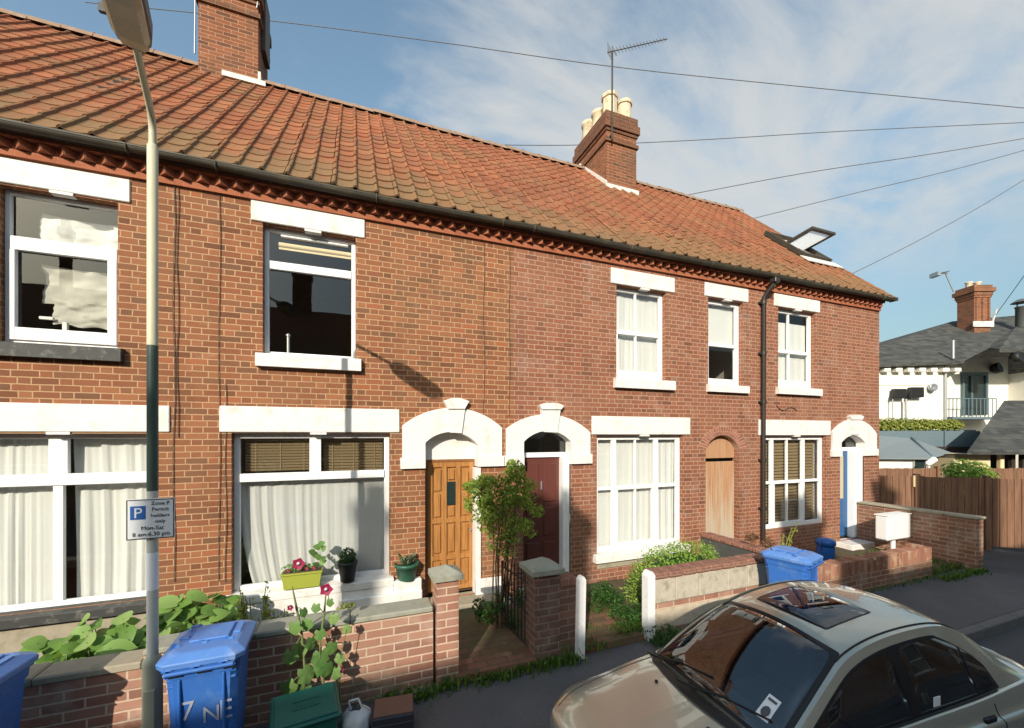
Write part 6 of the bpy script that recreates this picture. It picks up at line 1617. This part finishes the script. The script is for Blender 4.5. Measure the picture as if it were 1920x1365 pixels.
m.tube([a0,a1],.035,5); m.tube([a1+Vector((.15,0,-.02)),a2],.03,5)
for k in range(6): q=a1.lerp(a2,k/6); m.tube([q+Vector((0,-.3,0)),q+Vector((0,.3,0))],.018,4)
m.box(a2.x-.15,a2.x+.05,a2.y-.25,a2.y+.25,a2.z-.14,a2.z+.10); lobj(L,m,'tv_aerial',MAT['steel'],'pale aerial on a leaning mast beside the pub chimney','aerial')
# terrace screen and hedge
L=Local(18.0,18.5); m=MB(); m.box(L.x(1590),L.x(1838),0,.3,0,L.z(808)); 
m.box(L.x(1769),L.x(1772),-.06,-.002,L.z(845),L.z(808)); lobj(L,m,'screen_wall',MAT['bluegrey'],'blue-grey screen wall under the roof terrace hedge','wall')
random.seed(91); lf=MB()
for k in range(40):
    X=L.x(1640)+(L.x(1812)-L.x(1640))*k/39; hgt=.26+.07*mnoise.noise(Vector((k*.5,0,0)))+(.03 if k<24 else -.03)
    clump(lf,(X,.35,L.z(796)),(.18,.28,hgt+.05),130,.12,.07,.3)
lobj(L,lf,'terrace_hedge',MAT['leaf_yel'],'long yellow-green hedge along the pub roof terrace','hedge')
m=MB(); m.box(L.x(1590),L.x(1845),.32,3.4,L.z(812),L.z(806)); lobj(L,m,'roof_terrace',MAT['bluegrey'],'flat roof terrace deck behind the hedge','terrace')
# canopy
L=Local(15.5,14.5); cn=thing('yard_canopy','grey pitched canopy over the pub yard with white side panel','canopy',(0,0,0))
m=MB(); E0=(L.x(1590),-.3,L.z(857)); E1=(L.x(1735),-.3,L.z(858)); E2=(L.x(1790,16),1.6,L.z(849,16)); R0=(L.x(1590,16.5),2.0,L.z(812,16.5)); R1=(L.x(1710,16.5),2.0,L.z(822,16.5))
m.add([E0,E1,R1,R0],[(0,1,2,3)]); m.add([E1,E2,R1],[(0,1,2)]); m.add([E0,E1,(E1[0],E1[1],E1[2]-.05),(E0[0],E0[1],E0[2]-.05)],[(3,2,1,0)]); m.add([(R0[0],2.02,R0[2]),(R1[0],2.02,R1[2]),(E2[0],3.6,E2[2]),(E0[0],3.6,E0[2])],[(0,1,2,3)])
m.build('canopy_cloth',MAT['canopy'],cn)
m=MB(); m.tube([Vector(E1)+Vector((0,-.02,-.05)),Vector(R1)+Vector((-.05,-.05,.02)),Vector(R1)],.05,6); m.build('seam_pole',MAT['bluegrey'],cn)
m=MB(); m.box(L.x(1600),L.x(1706),-.1,-.05,0,L.z(857)-.06); m.build('side_panel',MAT['pubwhite'],cn)
m=MB(); m.box(L.x(1708),L.x(1728),-.1,-.05,L.z(878),L.z(859)-.06); m.build('dark_window',MAT['darkglass'],cn)
for px in (1731,1600,1707): m=MB(); m.tube([(L.x(px),-.12,0),(L.x(px),-.12,L.z(858)-.05)],.035,8); m.build('post',MAT['steel'],cn)
L.place(cn)
m=MB(); Mx=Matrix.Translation((L.x(1745,13.6),-.9,L.z(866,13.6)))@Matrix.Rotation(R(55),4,'Y'); m.lathe([(.05,-.16),(.09,-.10),(.10,.16),(.07,.18),(0,.18)],10,0,(0,0,0),True,Mx); m.tube([(L.x(1742,13.6),-.9,0),(L.x(1742,13.6),-.9,L.z(868,13.6))],.03,6); lobj(L,m,'yard_camera',MAT['whitebox'],'small white camera housing at the corner of the grey canopy','camera')
# slate outbuilding
L=Local(16.5,15.0); ob=thing('outbuilding','low outbuilding with broad slate roof and cream wall right of the canopy','outbuilding',(0,0,0))
m=MB(); E0=(L.x(1785),-.5,L.z(846)); E1=(L.x(2080),-.5,L.z(846)); R0=(L.x(1868,18.5),3.2,L.z(752,18.5)); R1=(L.x(2080,18.5),3.2,L.z(752,18.5))
m.add([E0,E1,R1,R0],[(0,1,2,3)]); BX=L.x(1830,22); m.add([E0,R0,(BX,6.9,E0[2])],[(0,1,2)]); m.add([R0,R1,(E1[0],6.9,E1[2]),(BX,6.9,E0[2])],[(0,1,2,3)])
m.add([E0,E1,(E1[0],E1[1],E1[2]-.10),(E0[0],E0[1],E0[2]-.10)],[(3,2,1,0)]); m.add([(E0[0],E0[1],E0[2]-.10),(E1[0],E1[1],E1[2]-.10),(E1[0],.3,E1[2]-.10),(E0[0],.3,E0[2]-.10)],[(0,1,2,3)])
m.build('roof',MAT['slate'],ob)
m=MB(); m.box(L.x(1789),L.x(1857),0,4,0,L.z(846)-.11); m.box(L.x(1857),L.x(2080),3.5,4,0,L.z(846)-.11); m.build('wall',MAT['pubyellow'],ob)
for px in (1874,1895,1915,1950): m=MB(); m.bbox(L.x(px)-.07,L.x(px)+.07,-.1,.04,0,L.z(846)-.105,.01); m.build('post',MAT['pubyellow'] if px==1874 else MAT['darkwood'],ob)
m=MB(); m.box(L.x(1858),L.x(2080),.3,.4,0,1.0); m.box(L.x(1858),L.x(2080),2.9,3.0,0,2.2); m.build('dark_screen',MAT['darkwood'],ob)
L.place(ob)
# ================================================================== OVERHEAD CABLES
def cable(label,pts,r=.012):
    P=[wfar(*p) for p in pts]; n=40; out=[]
    for i in range(n+1):
        t=i/n*(len(P)-1); k=min(len(P)-2,int(t)); f=t-k
        out.append(Vector(cr([tuple(q) for q in P],i/n)))
    m=MB(); m.tube(out,r,5); tag(m.at_base('overhead_cable',MAT['wire'],tuple(out[0])),label,'cable','overhead cables')
cable('highest overhead cable crossing the whole sky behind both chimney stacks',[(160,4,13),(500,38,13.5),(830,80,14),(1150,125,14.5),(1500,162,15),(2000,210,16)],.013)
cable('overhead cable running nearly level behind the pale-potted chimney',[(900,271,14),(1075,272,14.5),(1300,263,15),(1600,245,15.5),(2000,226,16)],.013)
cable('overhead cable climbing right from the ridge beside the pale-potted chimney',[(1240,375,13.5),(1500,326,14),(1750,288,14.5),(2000,246,15)],.013)
cable('overhead cable climbing right from the top end of the ridge',[(1415,409,14.3),(1600,363,14.5),(1800,315,15),(2000,259,15.5)],.013)
cable('steep overhead cable rising right from behind the gable eaves',[(1600,512,15.5),(1720,452,15.5),(1850,380,15.5),(2000,286,15.5)],.014)
cable('short steep overhead cable at the right edge above the pub roof',[(1866,592,25),(1900,545,22),(1990,420,18)],.016)
# ================================================================== OPPOSITE TERRACE (seen in the panes and the paintwork)
SUN_T=Vector((.687,1.0,-.577))
OY=-12.2; RY=-16.9; RZ=.36+.577*(-1.85-RY)
op=thing('terrace_building','dark brick terrace across the street, seen only mirrored in the panes and car','house',(2,-14,0))
wl=[]
for k in range(14): 
    x=-30+k*4.6; wl+= [(x+.6,x+1.7,3.6,5.2),(x+.5,x+2.0,.8,2.6)]
m=MB()
for (a,b,c,d) in []: pass
xs=sorted({-34.0,40.0,*[q for o in wl for q in o[:2]]}); zs_=sorted({0.0,5.9,*[q for o in wl for q in o[2:]]})
for a,b in zip(xs,xs[1:]):
    for c_,d_ in zip(zs_,zs_[1:]):
        mx,mz=(a+b)/2,(c_+d_)/2
        if any(o[0]<mx<o[1] and o[2]<mz<o[3] for o in wl): continue
        m.add([(a,OY,c_),(b,OY,c_),(b,OY,d_),(a,OY,d_)],[(3,2,1,0)])
m.box(-34,40,OY-8.5,OY-.3,0,5.9); m.build('wall',MAT['brick_opp'],op)
m=MB(); m.add([(-34,OY+.3,5.85),(40,OY+.3,5.85),(40,RY,RZ),(-34,RY,RZ)],[(0,1,2,3)]); m.add([(-34,RY-4.7,5.85),(40,RY-4.7,5.85),(40,RY,RZ),(-34,RY,RZ)],[(3,2,1,0)]); m.add([(-34,OY+.3,5.85),(40,OY+.3,5.85),(40,OY+.02,5.72),(-34,OY+.02,5.72)],[(3,2,1,0)])
m.add([(-34,OY+.3,5.85),(-34,RY,RZ),(-34,RY-4.7,5.85)],[(0,1,2)]); m.add([(40,OY+.3,5.85),(40,RY,RZ),(40,RY-4.7,5.85)],[(2,1,0)])
m.build('roof',MAT['tile'],op)
m=MB(); g=MB()
for (a,b,c_,d_) in wl:
    w_=.07
    for q in ((a,a+w_,c_,d_),(b-w_,b,c_,d_),(a+w_,b-w_,d_-w_,d_),(a+w_,b-w_,c_,c_+w_),(a+w_,b-w_,(c_+d_)/2-.04,(c_+d_)/2+.04)): m.box(q[0],q[1],OY-.12,OY-.06,q[2],q[3])
    g.box(a+w_,b-w_,OY-.10,OY-.09,c_+w_,d_-w_); m.box(a-.15,b+.15,OY-.05,OY+.03,d_+.001,d_+.25); m.box(a-.1,b+.1,OY-.05,OY+.06,c_-.12,c_-.001)
FRM=m.build('window_frames',MAT['white'],op); FRM.name='window'; g.build('pane',MAT['darkglass'],FRM)
def opp_stack(xs_,top_,w_,d_=.8,y=None):
    m=MB(); yy=RY if y is None else y; m.box(xs_-w_/2,xs_+w_/2,yy-d_/2,yy+d_/2,RZ-1,top_-.3); m.box(xs_-w_/2-.05,xs_+w_/2+.05,yy-d_/2-.05,yy+d_/2+.05,top_-.3,top_)
    CHo=m.build('chimney',[MAT['brick_stack']],op)
    for k in (-.25,.25):
        p=MB(); p.lathe([(.10,0),(.09,.3),(.11,.33)],8,0,(xs_+k*w_,yy,top_)); p.build('chimney_pot',MAT['pot'],CHo)
K=-RY
def shadow_x(xf): return xf-.687*K
def shadow_z(zf): return zf+.577*K
opp_stack(shadow_x(.16),shadow_z(2.02)-.25,.30,.30)
opp_stack(shadow_x(3.08),shadow_z(1.45),.95,.7)
opp_stack(2.41,11.45,1.30,.9)
opp_stack(.55,11.2,.55,.5)  # unseen extra stack, added only to shade the return wall's end
opp_stack(-2.4,10.9,.8,.8)
# ================================================================== SKY, SUN, CAMERA
w=bpy.data.worlds.new('World'); sc.world=w; w.use_nodes=True; nt=w.node_tree; N=nt.nodes; bg=N['Background']
EL=math.atan2(.577,math.hypot(.687,1.0)); AZ=math.atan2(-.687,-1.0)
sky=N.new('ShaderNodeTexSky'); sky.sky_type='NISHITA'; sky.sun_disc=False; sky.sun_elevation=EL; sky.sun_rotation=AZ; sky.air_density=1.0; sky.dust_density=1.2; sky.ozone_density=1.2
tc=N.new('ShaderNodeTexCoord'); sp=N.new('ShaderNodeSeparateXYZ'); nt.links.new(tc.outputs['Generated'],sp.inputs[0])
def M_(op,a,b=None,clamp=False):
    n=N.new('ShaderNodeMath'); n.operation=op; n.use_clamp=clamp
    for i,v in enumerate((a,b)):
        if v is None: continue
        if hasattr(v,'is_output'): nt.links.new(v,n.inputs[i])
        else: n.inputs[i].default_value=v
    return n.outputs[0]
zz=M_('ADD',M_('MAXIMUM',sp.outputs[2],0.02),.22)
cb=N.new('ShaderNodeCombineXYZ'); nt.links.new(M_('DIVIDE',sp.outputs[0],zz),cb.inputs[0]); nt.links.new(M_('DIVIDE',sp.outputs[1],zz),cb.inputs[1])
mp=N.new('ShaderNodeMapping'); mp.inputs['Rotation'].default_value=(0,0,R(-35)); mp.inputs['Scale'].default_value=(.75,1.5,1); mp.inputs['Location'].default_value=(.35,.2,0); nt.links.new(cb.outputs[0],mp.inputs[0])
def noise(scale,det,rough,dist):
    n=N.new('ShaderNodeTexNoise'); n.inputs['Scale'].default_value=scale; n.inputs['Detail'].default_value=det; n.inputs['Roughness'].default_value=rough; n.inputs['Distortion'].default_value=dist
    nt.links.new(mp.outputs[0],n.inputs['Vector']); return n.outputs['Fac']
n1=noise(1.5,7,.58,.9); n2=noise(4.5,6,.6,.4)
# the cloud bank lies to the right of the heading and above
dirb=wfar(1500,120,10)-Vector((0,-D,EYE)); dirb.normalize()
def dotd(v): 
    return M_('ADD',M_('ADD',M_('MULTIPLY',sp.outputs[0],v.x),M_('MULTIPLY',sp.outputs[1],v.y)),M_('MULTIPLY',sp.outputs[2],v.z))
bias=M_('MULTIPLY',M_('SUBTRACT',dotd(dirb),.80),1.35)
base_=M_('ADD',M_('ADD',M_('MULTIPLY',n1,1.45),M_('MULTIPLY',n2,.50)),bias)
mr=N.new('ShaderNodeMapRange'); mr.interpolation_type='SMOOTHSTEP'; nt.links.new(base_,mr.inputs[0]); mr.inputs[1].default_value=.84; mr.inputs[2].default_value=1.34
lowf=N.new('ShaderNodeMapRange'); nt.links.new(sp.outputs[2],lowf.inputs[0]); lowf.inputs[1].default_value=.20; lowf.inputs[2].default_value=.42; lowf.interpolation_type='SMOOTHSTEP'
fac=M_('MULTIPLY',M_('MULTIPLY',mr.outputs[0],lowf.outputs[0]),.86)
mx=N.new('ShaderNodeMix'); mx.data_type='RGBA'; nt.links.new(fac,mx.inputs[0])
tint=N.new('ShaderNodeMix'); tint.data_type='RGBA'; tint.blend_type='MULTIPLY'; tint.inputs[0].default_value=1.0; nt.links.new(sky.outputs[0],tint.inputs[6]); tint.inputs[7].default_value=SKY_TINT
hz=N.new('ShaderNodeMapRange'); nt.links.new(sp.outputs[2],hz.inputs[0]); hz.inputs[1].default_value=.05; hz.inputs[2].default_value=.5; hz.inputs[3].default_value=.34; hz.inputs[4].default_value=.98
hm=N.new('ShaderNodeVectorMath'); hm.operation='SCALE'; nt.links.new(tint.outputs[2],hm.inputs[0]); nt.links.new(hz.outputs[0],hm.inputs['Scale'])
nt.links.new(hm.outputs[0],mx.inputs[6]); mx.inputs[7].default_value=CLOUD_COL
nt.links.new(mx.outputs[2],bg.inputs[0]); bg.inputs[1].default_value=SKY_STRENGTH
sl=bpy.data.lights.new('Sun','SUN'); sl.energy=SUN_E; sl.angle=R(.5); sl.color=(1.0,.90,.76)
so=bpy.data.objects.new('Sun',sl); COL.objects.link(so); so.rotation_euler=SUN_T.to_track_quat('-Z','Y').to_euler(); so.location=(-10,-20,20)
cam=bpy.data.cameras.new('Camera'); co=bpy.data.objects.new('Camera',cam); COL.objects.link(co); sc.camera=co
cam.sensor_fit='HORIZONTAL'; cam.sensor_width=36; cam.lens=F_PX/1920*36; cam.shift_y=(HY-1365/2)/1920; cam.clip_start=.05; cam.clip_end=3000
co.location=(0,-D,EYE); co.rotation_euler=(R(90),0,-YAW)
sc.view_settings.view_transform='Standard'; sc.view_settings.look='None'; sc.view_settings.exposure=EXPOSURE; sc.view_settings.gamma=1
sc.render.film_transparent=False
sc.cycles.max_bounces=8; sc.cycles.transparent_max_bounces=16; sc.cycles.use_denoising=True
bpy.context.view_layer.update()
